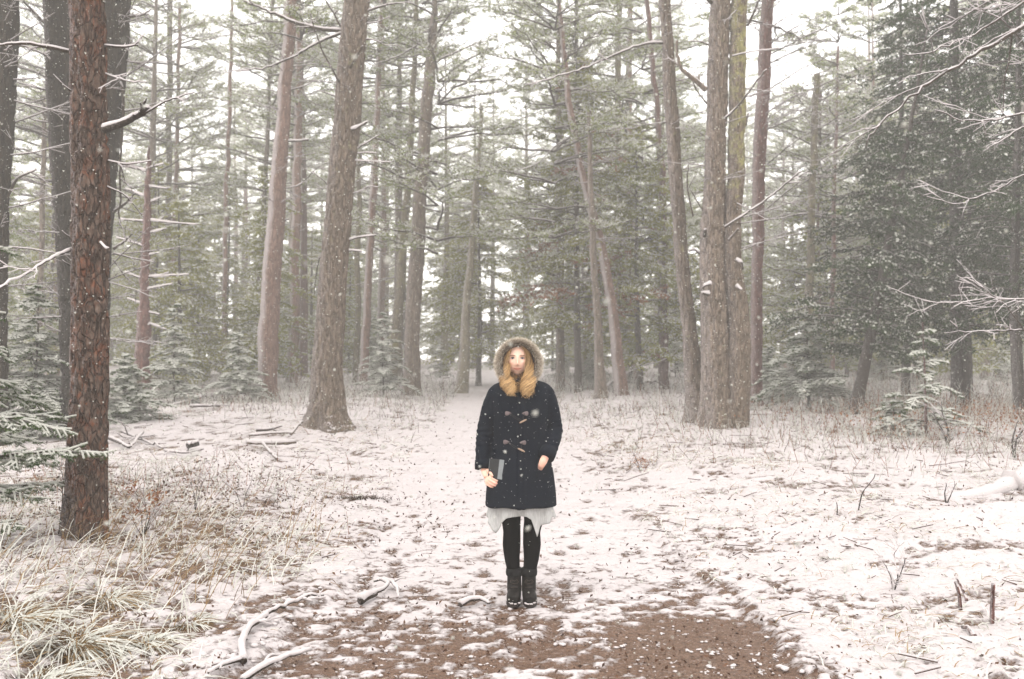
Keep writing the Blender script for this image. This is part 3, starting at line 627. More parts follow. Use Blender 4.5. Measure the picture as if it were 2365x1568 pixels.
K('huge grey middle trunk of the three joined giants right of the person', [(1652, 985, 70), (1652, 930, 66), (1650, 820, 64), (1647, 700, 60), (1645, 560, 58), (1648, 470, 54), (1652, 340, 48), (1655, 240, 48), (1660, 120, 48), (1665, 0, 46)], 19.7, BK_BIG, 15, 48, 300, .018, .42, 21, lobes=5,
  limbs=[LB([(1630, 208, -.2), (1598, 180, -.3), (1573, 162, -.3), (1563, 130, -.3), (1562, 92, -.3)], (.05, .022), subs=2, sl=.25, m=BK_BIG), LB([(1632, 240, 0), (1605, 205, 0), (1595, 170, 0)], (.018, .009), subs=2),
         LB([(1645, 8, 0), (1625, -10, 0)], (.05, .03), subs=1), LB([(1640, 105, 0), (1615, 96, 0), (1590, 95, 0)], (.015, .006), subs=1), LB([(1626, 545, -.2), (1628, 530, -.3)], (.04, .03), subs=0),
         LB([(1640, 655, -.3), (1625, 660, -.4), (1622, 668, -.4)], (.03, .02), subs=0, sw=1.4), LB([(1635, 680, -.3), (1620, 676, -.4)], (.04, .02), subs=0, sw=1.4), LB([(1600, 500, 0), (1585, 430, 0), (1590, 375, 0)], (.016, .009), subs=1),
         LB([(1632, 500, 0), (1612, 470, 0), (1595, 440, 0)], (.016, .009), subs=2)], twigs=(8, 10, 420, -1, 1.2, .009))
K('yellow-mossed trunk, rightmost of the three joined giants', [(1694, 985, 58), (1702, 920, 56), (1706, 800, 54), (1702, 700, 50), (1692, 600, 42), (1690, 500, 40), (1700, 400, 40), (1702, 250, 40), (1704, 120, 38), (1706, 0, 38)], 20.1, bark('mossy_giant_bark', [(.05, .038, .026), (.135, .103, .075), (.22, .175, .135)], 1.1, .4, .2, moss=((.30, .28, .12), .56), moss_z=4.2), 15, 36, 220, .016, .35, 22, lobes=4,
  limbs=[LB([(1673, 525, -.3), (1712, 500, -.4), (1765, 465, -.5), (1850, 395, -.8)], (.022, .012), subs=2, sl=.2, sw=1.2), LB([(1682, 555, -.3), (1705, 528, -.4)], (.022, .016), subs=0, sw=1.2), LB([(1672, 275, -.3), (1700, 250, -.4), (1745, 190, -.5), (1768, 160, -.5)], (.02, .014), subs=1, sw=1.1),
         LB([(1690, 130, -.2), (1740, 118, -.3), (1800, 112, -.4)], (.014, .006), subs=1, sw=1.2), LB([(1725, 60, 0), (1740, 30, 0), (1752, 0, 0)], (.025, .018), subs=2), LB([(1700, 600, -.3), (1712, 606, -.35), (1715, 622, -.35)], (.025, .02), subs=0, sw=1.5), LB([(1700, 660, -.3), (1712, 670, -.35)], (.03, .02), subs=0, sw=1.5),
         LB([(1720, 290, 0), (1728, 260, 0)], (.03, .01), subs=0)], twigs=(12, 10, 640, 1, 1.6, .01))
K('straight maroon-brown trunk right of the joined giants', [(1744, 922, 30), (1746, 800, 28), (1748, 640, 27), (1751, 470, 28), (1754, 330, 31), (1764, 180, 30), (1773, 0, 28)], 25, BK_MAR, 17, 24, 120, .012, .2, 23,
  limbs=[LB([(1770, y, 0), (1770 + l * .5, y - o * .6, 0), (1770 + l, y - o, 0)], (.018, .006), subs=5, sl=.3, sw=.6) for y, l, o in [(70, 90, 50), (105, 130, 70), (150, 150, 60), (210, 170, 90), (260, 120, 60), (130, 260, 110), (300, 110, 40), (380, 130, 90)]]
  + [LB([(1765, 510, 0), (1800, 500, 0), (1830, 492, 0)], (.02, .008), subs=2), LB([(1755, 495, 0), (1820, 440, 0), (1900, 380, 0)], (.02, .008), subs=3), LB([(1748, 918, -.3), (1728, 925, -.4)], (.05, .03), subs=2, sw=.6)], twigs=(34, 10, 520, 1, 2.6, .010))
K('lichened slender trunk broken off at mid-height, between maroon trunk and dark cedars', [(1866, 900, 22), (1868, 700, 20), (1873, 500, 18), (1880, 330, 17), (1885, 180, 15)], 30, BK_MOSS, 10.2, 14, 80, .012, .2, 24,
  limbs=[LB([(1890, y, 0), (1890 + s * l * .5, y - o * .5, 0), (1890 + s * l, y - o, 0)], (.02, .006), subs=5, sl=.3, sw=.6) for y, s, l, o in [(200, 1, 110, 50), (235, 1, 130, 75), (300, 1, 120, 85), (260, -1, 100, 10), (400, -1, 110, -70), (330, 1, 150, 80), (205, -1, 30, 60)]], twigs=(26, 170, 560, 0, 2.4, .012))
K('very thin reddish trunk with bare twigs right of the lichened broken one', [(1920, 900, 13), (1921, 700, 12), (1924, 500, 11), (1928, 350, 10), (1934, 180, 7)], 33, BK_MAR, 12, 10, 60, .01, .2, 25, twigs=(26, 170, 640, 0, 2.0, .01))
K('twin-thin maroon pole hugging the lichened broken trunk', [(1893, 900, 8), (1891, 700, 8), (1888, 500, 7), (1892, 300, 6)], 34, BK_MAR, 11, 8, 50, .01, .2, 26, twigs=(10, 300, 640, 0, 1.6, .01))
K('thinnest grey pole between the lichened trunk and the thin reddish one', [(1906, 900, 8), (1905, 700, 7), (1906, 450, 6), (1910, 300, 5)], 36, BK_BIG, 11, 8, 50, .01, .2, 27, twigs=(10, 300, 640, 0, 1.4, .01))
K('short grey-brown pole far left behind the dark trunks', [(88, 860, 14), (95, 600, 13), (100, 400, 12), (108, 150, 9)], 30, BK_BIG, 14, 12, 50, .01, .2, 28, twigs=(26, 60, 760, 0, 1.8, .012))
K('thin straight trunk between the dead snag and the pinkish pine', [(515, 858, 14), (517, 700, 13), (521, 500, 12), (530, 250, 10)], 38, BK_PINK, 16, 12, 50, .01, .2, 29, twigs=(12, 100, 700, 0, 1.6, .012))
K('faint trunk beside the thin straight one, farther in', [(398, 858, 15), (400, 700, 14), (402, 520, 13), (410, 250, 10)], 40, BK_PINK, 16, 12, 50, .01, .2, 30, twigs=(12, 100, 700, 0, 1.6, .012))
K('faint brown trunk hugging the left flank of the pinkish pine', [(588, 850, 14), (600, 650, 13), (608, 500, 12), (620, 250, 9)], 39, BK_BIG, 16, 12, 50, .01, .2, 31, twigs=(12, 100, 700, 0, 1.6, .012))
K('faint spindly trunk seen over the top of the dead snag', [(388, 855, 14), (390, 500, 13), (392, 200, 14), (394, 0, 13)], 42, BK_BIG, 20, 12, 50, .01, .2, 32, twigs=(16, 10, 500, 0, 1.8, .014))

# ------------------------------------------------------------------ prototypes of the woods behind
MP = [LF_PINE, LF_SNOW, BK_TWIG, LF_RUST]; MO = [LF_OLIVE, LF_SNOW, BK_TWIG, LF_RUST]; MS = [LF_SPRUCE, LF_SNOW, BK_TWIG, LF_RUST]; MD = [LF_DARK, LF_SNOW, BK_TWIG, LF_RUST]
G_PINE = 'pines deep in the snowy woods'; G_CED = 'cedars filling the middle of the woods'; G_SPR = 'young spruces along the edge of the clearing'
L_PINE = 'tall thin pine with feathery grey-green crown, deep in the misty woods'
L_CED = 'snow-dusted olive cedar among the trunks deep in the woods'
H_P = 19
pines = []
for i, (za, rm, mt) in enumerate([(8.5, 3.0, BK_BIG), (7.0, 3.4, BK_PINK), (10.0, 2.8, BK_MAR), (6.0, 3.2, BK_BIG), (9.0, 3.3, BK_MOSS)]):
    pines.append(proto_tree('pine_tree', L_PINE, 'tree', G_PINE, pine_crown(100 + i, za - 1.0, H_P - .3, rm, .62, .62), MP, H_P, .20 + .02 * (i % 3), mt, 40 + i, 16, (1.5, za + 1)))
cedars = []
for i, (H, rm, ms, sn) in enumerate([(8.5, 1.9, MO, .42), (7.0, 2.0, MO, .5), (10.0, 1.8, MO, .45), (8.0, 2.3, MP, .5)]):
    cedars.append(proto_tree('cedar_tree', L_CED, 'tree', G_CED, spray_crown(200 + i, .7, H, rm, sn + .10, .27, 13, .085, .028, 9), ms, H, .11, BK_TWIG, 50 + i))
spruces = []
for i, (H, rm) in enumerate([(2.6, 1.1), (3.4, 1.3), (1.7, .8)]):
    spruces.append(proto_tree('spruce_sapling', 'snowy young spruce at the far edge of the clearing', 'young spruce', G_SPR, spruce_crown(300 + i, H, rm, .55, 10 + i * 2), MS, H, .035, BK_TWIG, 60 + i))
def placer(protos):
    used = set()
    def put(k, x, y, rz, s, label=None, group=None, dz=-.05):
        p = protos[k]; loc = (x, y, float(gz(x, y)) + dz)
        if k not in used:
            used.add(k); p.location = loc; p.rotation_euler = (0, 0, rz); p.scale = (s, s, s)
            if label: p['label'] = label
            if group: p['group'] = group
            elif label and 'group' in p.keys(): del p['group']
            return p
        r = copy_tree(p, loc, rz, s, label or {id(pines): L_PINE, id(cedars): L_CED}.get(id(protos), 'snowy young spruce at the far edge of the clearing'), group or {id(pines): G_PINE, id(cedars): G_CED, id(spruces): G_SPR}[id(protos)])
        return r
    return put
put_pine, put_cedar, put_spruce = placer(pines), placer(cedars), placer(spruces)
rg = np.random.default_rng(11)
def scatter(n, y0, y1, spread, mind, ok=lambda x, y: True):
    pts = []
    for _ in range(n * 40):
        if len(pts) >= n: break
        y = math.sqrt(y0 ** 2 + (y1 ** 2 - y0 ** 2) * rg.random()); x = (rg.random() * 2 - 1) * (spread * y)
        if ok(x, y) and all((x - a) ** 2 + (y - b) ** 2 > mind ** 2 for a, b in pts): pts.append((x, y))
    return pts
trail = lambda x, y: abs(x + .2) > 2.0 or y > 54
for x, y in scatter(84, 34, 90, .60, 2.3, lambda x, y: trail(x, y)):
    put_pine(int(rg.integers(0, 5)), x, y, rg.random() * 6.28, .8 + .4 * rg.random())
for x, y in scatter(96, 30, 74, .58, 2.0, lambda x, y: (abs(x + .2) > 2.2 or y > 56) and not (y < 34 and -5 < x < 3.2)):
    put_cedar(int(rg.integers(0, 4)), x, y, rg.random() * 6.28, (.55 + .5 * rg.random()) * (1 + .012 * (y - 30)))
for x, y in scatter(30, 25, 46, .56, 1.8, lambda x, y: trail(x, y) and abs(x + .5) > 2.2):
    put_spruce(int(rg.integers(0, 3)), x, y, rg.random() * 6.28, .6 + .5 * rg.random())
# the key trunks carry crowns of their own above
for i, (root, P, org) in enumerate(KEY):
    if root.name.startswith('dead') or P[-1, 2] < 11 or i == 28: continue
    src = pines[i % 5]; c = [q for q in src.children if q.name.startswith('crown')][0].copy(); COL.objects.link(c); c.parent = root
    k = .9; zt = P[-1, 2]; c.scale = (k, k, k); c.location = (P[-1, 0] - org[0], P[-1, 1] - org[1], zt - org[2] - 18.5 * k + (6.5 if org[1] < 24 else 1.5)); c.rotation_euler = (0, 0, i * 1.3)

ZONES = [(-9e9, 0, 'the left picture edge'), (0, 260, 'the red pine'), (260, 450, 'the dead snag'), (450, 560, 'the low spruce before the wood'), (560, 700, 'the pinkish pine'), (700, 810, 'the thick flared trunk'),
         (810, 900, 'the thin maroon trunk'), (900, 1010, 'the close pair of trunks'), (1010, 1130, 'the pale leaning trunk'), (1130, 1260, 'the fur hood'), (1260, 1450, 'the two crossing trunks'),
         (1450, 1570, 'the slim reddish trunk'), (1570, 1780, 'the joined giants'), (1780, 1950, 'the lichened broken trunk'), (1950, 2364, 'the dark cedars'), (2364, 9e9, 'the right picture edge')]
ORD = ['nearest', 'second', 'third', 'fourth', 'fifth', 'sixth', 'seventh', 'eighth', 'ninth', 'tenth', 'eleventh', 'twelfth', 'thirteenth', 'fourteenth', 'fifteenth', 'sixteenth', 'seventeenth', 'eighteenth', 'nineteenth', 'twentieth', 'last but one', 'last', 'very last']
for grp, desc in ((G_PINE, 'tall thin feathery pine'), (G_CED, 'snow-dusted olive cedar'), (G_SPR, 'snowy young spruce')):
    mem = [o for o in scene.objects if o.parent is None and o.get('group') == grp]
    for a_, b_, nm in ZONES:
        z_ = sorted([o for o in mem if a_ <= o.location.x / o.location.y * FPX + 1182 < b_], key=lambda o: o.location.y)
        for i, o in enumerate(z_): o['label'] = desc + ' behind ' + nm + (', ' + ORD[min(i, 22)] + ' from front' if len(z_) > 1 else '')

# nearer cedars and shrubs with labels of their own
def own_tree(name, label, cat, px, d, crown_mb, mats, H, r0, matl, seed, twigs=0, tw_z=(1, 4), lean=None, dy=0):
    r = proto_tree(name, label, cat, None, crown_mb, mats, H, r0, matl, seed, twigs, tw_z, sides=18)
    x = (px - 1182) / FPX * d; r.location = (x, d, float(gz(x, d)) - .05)
    if lean: r.rotation_euler = lean
    return r
own_tree('cedar_tree', 'big dark green cedar with a bare dark foot, filling the upper right', 'tree', 2215, 23, spray_crown(401, 1.7, 14, 3.1, .02, .21, 17, .066, .023, 11, leaf_i=3), MD, 14.2, .21, BK_DARK, 71)
own_tree('cedar_tree', 'dark cedar on the right whose bare crooked foot leans left', 'tree', 1972, 21.5, spray_crown(402, 1.5, 6.4, 1.75, .30, .19, 20, .060, .019, 11, top=.25), MD, 8.5, .14, BK_TWIG, 72, lean=(0, R(10), 0))
own_tree('cedar_tree', 'slim dark cedar touching the right edge of the picture', 'tree', 2352, 20, spray_crown(403, 2.2, 11, 1.9, .05, .22, 20, .060, .019, 11), MD, 11.5, .12, BK_DARK, 73)
own_tree('cedar_tree', 'second dark trunk close beside the big dark cedar, on its right', 'tree', 2236, 27, spray_crown(404, 3.2, 9, 1.5, .1, .26, 20, .060, .019, 9), MD, 9.5, .12, BK_DARK, 74)
own_tree('cedar_tree', 'tall narrow dark cedar rising behind the leaning one', 'tree', 2090, 27, spray_crown(405, 3.0, 13.5, 1.3, .10, .22, 20, .060, .019, 10), MD, 14, .12, BK_DARK, 75)
own_tree('cedar_tree', 'full olive cedar with rust-coloured patches right of the person', 'tree', 1335, 31, spray_crown(406, 2.2, 10.5, 2.3, .52, .24, 14, .085, .030, 11, rust=.13), MO, 11, .12, BK_TWIG, 76)
own_tree('cedar_tree', 'green-tufted cedar right behind the leaning brown trunk', 'tree', 1478, 31.5, spray_crown(407, 1.1, 8.6, 2.1, .52, .24, 14, .085, .030, 11, rust=.04), MO, 9, .11, BK_TWIG, 77)
own_tree('cedar_tree', 'pale snow-dusted cedar left of the fur hood behind the pale trunk', 'tree', 1105, 38, spray_crown(408, .9, 8.4, 2.4, .5, .24, 13, .085, .030, 11), MO, 9, .11, BK_TWIG, 78)
own_tree('cedar_tree', 'olive cedar low behind the dead snag', 'tree', 420, 33, spray_crown(409, .4, 6.5, 2.1, .52, .24, 13, .085, .030, 11), MO, 7, .1, BK_TWIG, 79)
own_tree('spruce_sapling', 'dark tiered young fir under the dark cedars, wider than tall', 'young fir', 1866, 22.5, spruce_crown(410, 2.3, 1.35, .30, 13, 12, .12, 1.2), MS, 2.4, .045, BK_DARK, 80)
own_tree('spruce_sapling', 'thin young fir with well-spaced snow-laden tiers in front of the big dark cedar', 'young fir', 2136, 17.2, spruce_crown(411, 2.0, .95, .50, 8, 12, .05, .45, 3), MS, 2.05, .032, BK_MAR, 81)
own_tree('spruce_sapling', 'little broken fir low at the right, beside the thin tiered one', 'young fir', 2062, 17.6, spruce_crown(412, .75, .5, .5, 5, 12, .1, 1), MS, .8, .02, BK_DARK, 82)
own_tree('spruce_sapling', 'bushy snow-laden spruce just right of the red pine trunk', 'young spruce', 292, 19.5, spruce_crown(413, 1.35, .95, .52, 11, 12, .05, 1.4), MS, 1.4, .03, BK_TWIG, 83)
own_tree('spruce_sapling', 'snowy spruce behind the dark trunk left of the red pine', 'young spruce', 78, 17, spruce_crown(414, 2.7, 1.35, .55, 14, 12, .05, 1.2), MS, 2.8, .04, BK_TWIG, 84)
own_tree('spruce_sapling', 'low snowy spruce left of the pinkish pine at the wood edge', 'young spruce', 548, 27, spruce_crown(415, 1.9, 1.0, .55, 11, 11, .05, 1), MS, 2.0, .03, BK_TWIG, 85)
own_tree('spruce_sapling', 'thin frosted spruce between the snag and the low spruce', 'young spruce', 402, 25.5, spruce_crown(416, 2.6, .9, .6, 12, 11, .05, .9), MS, 2.7, .03, BK_TWIG, 86)

# the spruce at the left edge whose white boughs reach in front of the red pine
def bough(parent, org, P0, tip, width, sag, seed, k=30):
    rg = np.random.default_rng(seed); mb = MB(); n = 16; t = np.linspace(0, 1, n)[:, None]; P0 = np.asarray(P0); tip = np.asarray(tip)
    P = P0 * (1 - t) + tip * t; P[:, 2] += sag * np.sin(t[:, 0] * math.pi); P += rg.normal(size=P.shape) * .006
    dr = unit(tip - P0); pr = unit(np.cross(dr, [0, 0, 1])); L = np.linalg.norm(tip - P0); A = []; B = []
    add_tube(mb, P - org, np.linspace(.016, .004, n), 5, 2)
    for i in range(n - 1): A.append(P[i]); B.append(P[i + 1])
    m = int(L / .045)
    for s in range(m):
        q = (s + .5) / m; i = min(n - 2, int(q * (n - 1))); p = P[i] + (P[i + 1] - P[i]) * (q * (n - 1) - i)
        for sg in (-1, 1):
            ll = width * (1 - q) ** .6 * (.6 + .4 * rg.random()) + .05; dd = unit(dr * .9 + pr * sg * (.8 + .2 * rg.random()) + np.array([0, 0, -.30 + .25 * rg.normal()])); e = p + dd * ll
            A.append(p); B.append(e)
            for u in np.arange(.12, ll - .03, .07):
                for s2 in (-1, 1):
                    o = p + dd * u; l2 = min(.13, (ll - u) * .6); A.append(o); B.append(o + unit(dd * .9 + np.cross(dd, [0, 0, 1]) * s2 * .8 + np.array([0, 0, .1 * rg.normal()])) * l2)
    A = np.array(A) - org; B = np.array(B) - org
    sticks(mb, A, B, .004, .002, 2)
    needles(mb, A, B, k, .027, .0036, .6, rg, .30, (0, 1), 0)
    up = np.array([0, 0, .006]); lens = np.linalg.norm(B - A, axis=1)
    keep = rg.random(len(A)) < .72; sticks(mb, (A + up)[keep], (B + up)[keep], .0115, .008, 1)
    link('bough', mb.mesh('bough', [LF_SPRUCE, LF_SNOW, BK_TWIG]), parent)
sx0 = at(-175, 1000, 7.4); sroot = bpy.data.objects.new('spruce_tree', None); COL.objects.link(sroot); sb = np.array([sx0[0], 7.4, float(gz(sx0[0], 7.4))])
sroot.location = sb; tag(sroot, 'spruce at the left edge whose snow-covered boughs reach before the red pine', 'spruce')
tp = np.zeros((30, 3)); tp[:, 2] = np.linspace(-.2, 5, 30); link('trunk', trunk_mesh(tp, np.linspace(.09, .02, 30), 14, BK_DARK, .008, .3, 91), sroot)
for i, (a, bb, wdt, sg) in enumerate([((-160, 1085, 7.4), (246, 1043, 7.1), .30, .05), ((-160, 1000, 7.5), (190, 975, 7.8), .30, .10), ((-160, 930, 7.5), (130, 950, 8.2), .30, .12), ((-165, 880, 7.4), (60, 905, 7.9), .28, .08),
      ((-165, 1150, 7.4), (90, 1150, 7.2), .30, .06), ((-165, 1120, 7.4), (170, 1110, 7.9), .26, -.02), ((-160, 790, 7.4), (20, 830, 7.5), .25, .1), ((-170, 700, 7.4), (0, 735, 7.5), .25, .08), ((-160, 1200, 7.4), (40, 1215, 7.0), .3, .0), ((-160, 560, 7.4), (25, 585, 7.6), .2, .06), ((-160, 960, 7.3), (165, 1000, 7.3), .34, .06), ((-160, 1040, 7.5), (120, 1075, 7.9), .34, .03), ((-160, 1020, 7.8), (90, 1020, 8.4), .34, .06)]):
    bough(sroot, sb, at(*a), at(*bb), wdt, sg, 900 + i)

# the bare tree outside the right edge whose frosted limbs cross the picture
br = at(2470, 900, 9.6); bb0 = np.array([br[0], 9.6, float(gz(br[0], 9.6))]); btree = bpy.data.objects.new('bare_tree', None); COL.objects.link(btree); btree.location = bb0
tag(btree, 'leafless tree at the right edge with long snow-lined limbs across the dark cedars', 'tree')
tp = np.zeros((40, 3)); tp[:, 2] = np.linspace(-.2, 6.5, 40); link('trunk', trunk_mesh(tp, np.linspace(.13, .04, 40), 20, BK_BIG, .01, .3, 92), btree)
for i, (pp, r_, sb_, sl_) in enumerate([
    ([(2470, 20, 0), (2360, 62, -.2), (2290, 105, -.3), (2150, 185, -.5), (2040, 280, -.7), (1990, 330, -.8)], (.026, .006), 7, .22),
    ([(2470, -60, 0), (2364, 5, 0), (2250, 80, -.1), (2130, 130, -.2), (2080, 125, -.2)], (.016, .004), 9, .3),
    ([(2470, 250, 0), (2364, 262, -.2), (2290, 278, -.4), (2220, 280, -.5), (2160, 255, -.6)], (.012, .004), 4, .3),
    ([(2470, 300, 0), (2364, 290, 0), (2320, 320, -.1), (2270, 350, -.2)], (.012, .004), 4, .4),
    ([(2470, 420, 0), (2364, 400, 0), (2300, 440, -.1), (2200, 475, -.3), (2140, 450, -.3)], (.010, .003), 7, .35),
    ([(2470, 720, 0), (2364, 690, 0), (2280, 690, -.2), (2180, 700, -.4), (2130, 695, -.4)], (.009, .003), 8, .35),
    ([(2470, 770, 0), (2364, 762, 0), (2290, 765, -.2), (2180, 768, -.3)], (.008, .003), 5, .3),
    ([(2470, 860, 0), (2390, 800, 0), (2320, 700, -.1), (2230, 640, -.2)], (.010, .003), 8, .35),
    ([(2470, 180, 0), (2380, 130, 0), (2330, 60, 0), (2250, 10, 0)], (.012, .004), 8, .4),
    ([(2470, -80, 0), (2320, -20, 0), (2190, 60, 0), (2120, 100, 0)], (.010, .003), 6, .3)]):
    limb(btree, [at(q[0], q[1], 9.6 + q[2]) for q in pp], r_[0], r_[1], sb_, 700 + i, True, 'branch', bb0, BK_TWIG, 7, sl_, .62)

# ------------------------------------------------------------------ ground cover
def blades(mb, B, az, L, lean, droop, wd, m, tint):
    n = len(B); t = np.array([0, .33, .68, 1.0])[None, :, None]; L = L[:, None, None]; lean = lean[:, None, None]
    h = np.stack([np.cos(az), np.sin(az), 0 * az], 1)[:, None]; sd = np.stack([-np.sin(az), np.cos(az), 0 * az], 1)[:, None]
    C = B[:, None] + h * (L * lean * t ** 1.3) + np.array([0, 0, 1]) * (L * (t * (1 - .55 * lean) - droop[:, None, None] * t ** 2))
    wv = wd[:, None, None] * (1 - .85 * t ** 1.5) * .5; tw = np.array([0, 0, .5])
    V = np.stack([C - (sd + tw) * wv, C + (sd + tw) * wv], 2).reshape(n, 8, 3); b = (np.arange(n) * 8)[:, None, None]
    F = (np.array([[0, 1, 3, 2], [2, 3, 5, 4], [4, 5, 7, 6]])[None] + b).reshape(-1, 4)
    mb.add(V.reshape(-1, 3), F, np.repeat(m, 3), np.repeat(tint, 8))
def field(n, y0, y1, spread=.62, gamma=1.0):
    u = rg.random(n); y = y0 * (y1 / y0) ** u; x = (rg.random(n) * 2 - 1) * (y * spread + .6); return x, y
def on(x, y, dz=0.0): return np.stack([x, y, gz(x, y) + .022 * (1 - sst(22, 40, y)) + dz], 1)

# frosted grass, bent over and matted
mb = MB()
for (n, hmul) in ((52000, 1.0),):
    x, y = field(n, 4.2, 30); d = fbm(x * .9, y * .9, 0, 61, 3); left = sst(-.2, -2.6, x) * sst(14, 6, y)
    tanf = np.exp(-(((x + 2.6) / 1.8) ** 2 + ((y - 17) / 3.5) ** 2)) + np.exp(-(((x - 2.2) / 1.6) ** 2 + ((y - 15.5) / 4) ** 2))
    keep = (path_mask(x, y) < -.02) & (rg.random(n) < np.clip(.16 + 1.5 * (d - .49) * 2 + .45 * left + .6 * tanf, .06, 1)); x, y, left, tanf = x[keep], y[keep], left[keep], tanf[keep]; n = len(x)
    sn = rg.random(n) > (.36 + .3 * tanf + .15 * left); L = (.05 + .11 * rg.random(n)) * (1 + .5 * left + .5 * tanf) * (1 + .02 * y)
    blades(mb, on(x, y, -.01), rg.random(n) * 6.28, L, .5 + .6 * rg.random(n), .25 + .35 * rg.random(n), np.where(sn, .008, .0045) * (1 + .05 * y), sn.astype(int), rg.random(n))
tag(link('grass', mb.mesh('grass', [LF_TAN, LF_SNOW])), 'short matted grass and stems bowed under fresh snow', kind='stuff')
# tall dry stalks and frosted stems on the left
mb = MB(); n = 1500
x = -3.1 + 1.25 * rg.normal(size=n); y = 6.9 + 1.5 * rg.normal(size=n); k = (path_mask(x, y) < -.35) & (y > 4.4) & (x > -5.2); x, y = x[k], y[k]; n = len(x)
sn = rg.random(n) > .42; blades(mb, on(x, y, -.02), 1.2 + 1.6 * rg.normal(size=n), .22 + .42 * rg.random(n) ** 2, .35 + .5 * rg.random(n), .1 + .35 * rg.random(n), np.where(sn, .008, .005), sn.astype(int), rg.random(n))
n = 150; x = -2.9 + .8 * rg.normal(size=n); y = 6.9 + 1.1 * rg.normal(size=n); k = path_mask(x, y) < -.3; x, y = x[k], y[k]; n = len(x)
blades(mb, on(x, y, -.02), .4 + .5 * rg.normal(size=n), .5 + .5 * rg.random(n), .3 + .5 * rg.random(n), .05 * rg.random(n), np.full(n, .006), np.zeros(n, int), .5 + .5 * rg.random(n))
tag(link('dry_stalks', mb.mesh('dry_stalks', [LF_TAN, LF_SNOW])), 'thin golden stalks and frosted stems in front of the red pine', kind='stuff')

def leaves(mb, C, size, rgl, m=0, tint=None, flat=.6):
    n = len(C); Nn = unit(rgl.normal(size=(n, 3)) * np.array([flat, flat, 1])); U = unit(np.cross(Nn, rgl.normal(size=(n, 3)))); W = np.cross(Nn, U); s = (size * (.6 + .8 * rgl.random(n)))[:, None]
    V = np.stack([C - U * s, C - W * s * .5 + Nn * s * .3, C + U * s, C + W * s * .5 + Nn * s * .3], 1)
    mb.add(V.reshape(-1, 3), np.arange(4 * n).reshape(-1, 4), m, np.repeat(rgl.random(n) if tint is None else tint, 4))
mb = MB(); x, y = field(21000, 4.2, 26); d = fbm(x * 1.3, y * 1.3, 0, 63, 3); d2 = fbm(x * 8, y * 8, 0, 64, 2)
p = np.clip((d - .45) * 3 + (d2 - .5) * 3, .04, .9) * np.where(path_mask(x, y) > 0, .9, 1); k = rg.random(len(x)) < p * .55; x, y = x[k], y[k]
leaves(mb, on(x, y, .004), .011 * (1 + .05 * y), rg)
n = 1500; x = -3.1 + 1.1 * rg.normal(size=n); y = 9.6 + 1.4 * rg.normal(size=n); leaves(mb, on(x, y, .02 + 0) + np.stack([0 * x, 0 * x, .18 * rg.random(n)], 1), .016, rg)
n = 2500; x = 8.4 + 1.6 * rg.normal(size=n); y = 18 + 1.6 * rg.normal(size=n); leaves(mb, on(x, y, .02) + np.stack([0 * x, 0 * x, .4 * rg.random(n)], 1), .022, rg, 1)
tag(link('fallen_leaves', mb.mesh('fallen_leaves', [LF_BROWN, LF_RUST])), 'small dead brown leaves and scraps scattered over the snow', kind='stuff')

# twigs and brush
mb = MB(); x, y = field(600, 4.4, 28); k = path_mask(x, y) < -.05; x, y = x[k], y[k]; n = len(x); a = rg.random(n) * 3.14; l = (.05 + .25 * rg.random(n) ** 2.5) * (.5 + .05 * y)
A = on(x, y, .008); B = on(x + np.cos(a) * l, y + np.sin(a) * l, .012 + .03 * rg.random(n)[()] if False else .02); r = .0014 + .0025 * rg.random(n) ** 2 + .0003 * y
sticks(mb, A, B, r, r * .6, 0); Z = np.array([0, 0, 1.]) * .006; kk = rg.random(n) < .6; sticks(mb, (A + Z)[kk], (B + Z)[kk], r[kk] * 1.1, r[kk] * .7, 1)
tag(link('fallen_twigs', mb.mesh('fallen_twigs', [LF_BROWN, SNOW])), 'thin fallen twigs half sunk in the snow', kind='stuff')
mb = MB()
for (n, cx, cy, sx_, sy_, hh, rusty) in ((1200, -8.5, 26, 3.2, 3, .5, .15), (1500, 0, 33, 8, 2.5, 1.0, .05), (900, -4, 26, 2.5, 3, .35, .1), (1100, 3.4, 22, 2.6, 3.5, .35, .15), (2600, 9.5, 20.5, 2.8, 3, .75, .4), (1100, 6.5, 15.5, 2, 2, .4, .2), (700, -4.2, 10.6, 1.2, 1.4, .34, .35), (1500, 0, 30, 9, 3, .5, .1), (900, 12, 27, 3, 4, 1.1, .2)):
    x = cx + sx_ * rg.normal(size=n); y = cy + sy_ * rg.normal(size=n); k = path_mask(x, y) < -.1; x, y = x[k], y[k]; n = len(x)
    A = on(x, y, -.02); dz = hh * .62 * (.3 + .9 * rg.random(n)); B = A + np.stack([.35 * dz * rg.normal(size=n), .35 * dz * rg.normal(size=n), dz], 1); r = .0022 + .00013 * y
    cm = rg.random(n); sticks(mb, A, B, r, r * .5, np.repeat(np.where(cm < rusty, 2, np.where(cm < .42, 0, 1)), 3))
    for q in range(2):
        t = .3 + .6 * rg.random((n, 1)); O = A * (1 - t) + B * t; D = O + unit(rg.normal(size=(n, 3)) + [0, 0, .6]) * (dz * .4)[:, None]; cm = rg.random(n)
        sticks(mb, O, D, r * .7, r * .4, np.repeat(np.where(cm < .35, 0, 1), 3))
tag(link('undergrowth', mb.mesh('undergrowth', [LF_BROWN, LF_SNOW, LF_RUST])), 'thin frosted brush and bare stems at the edge of the wood', kind='stuff')

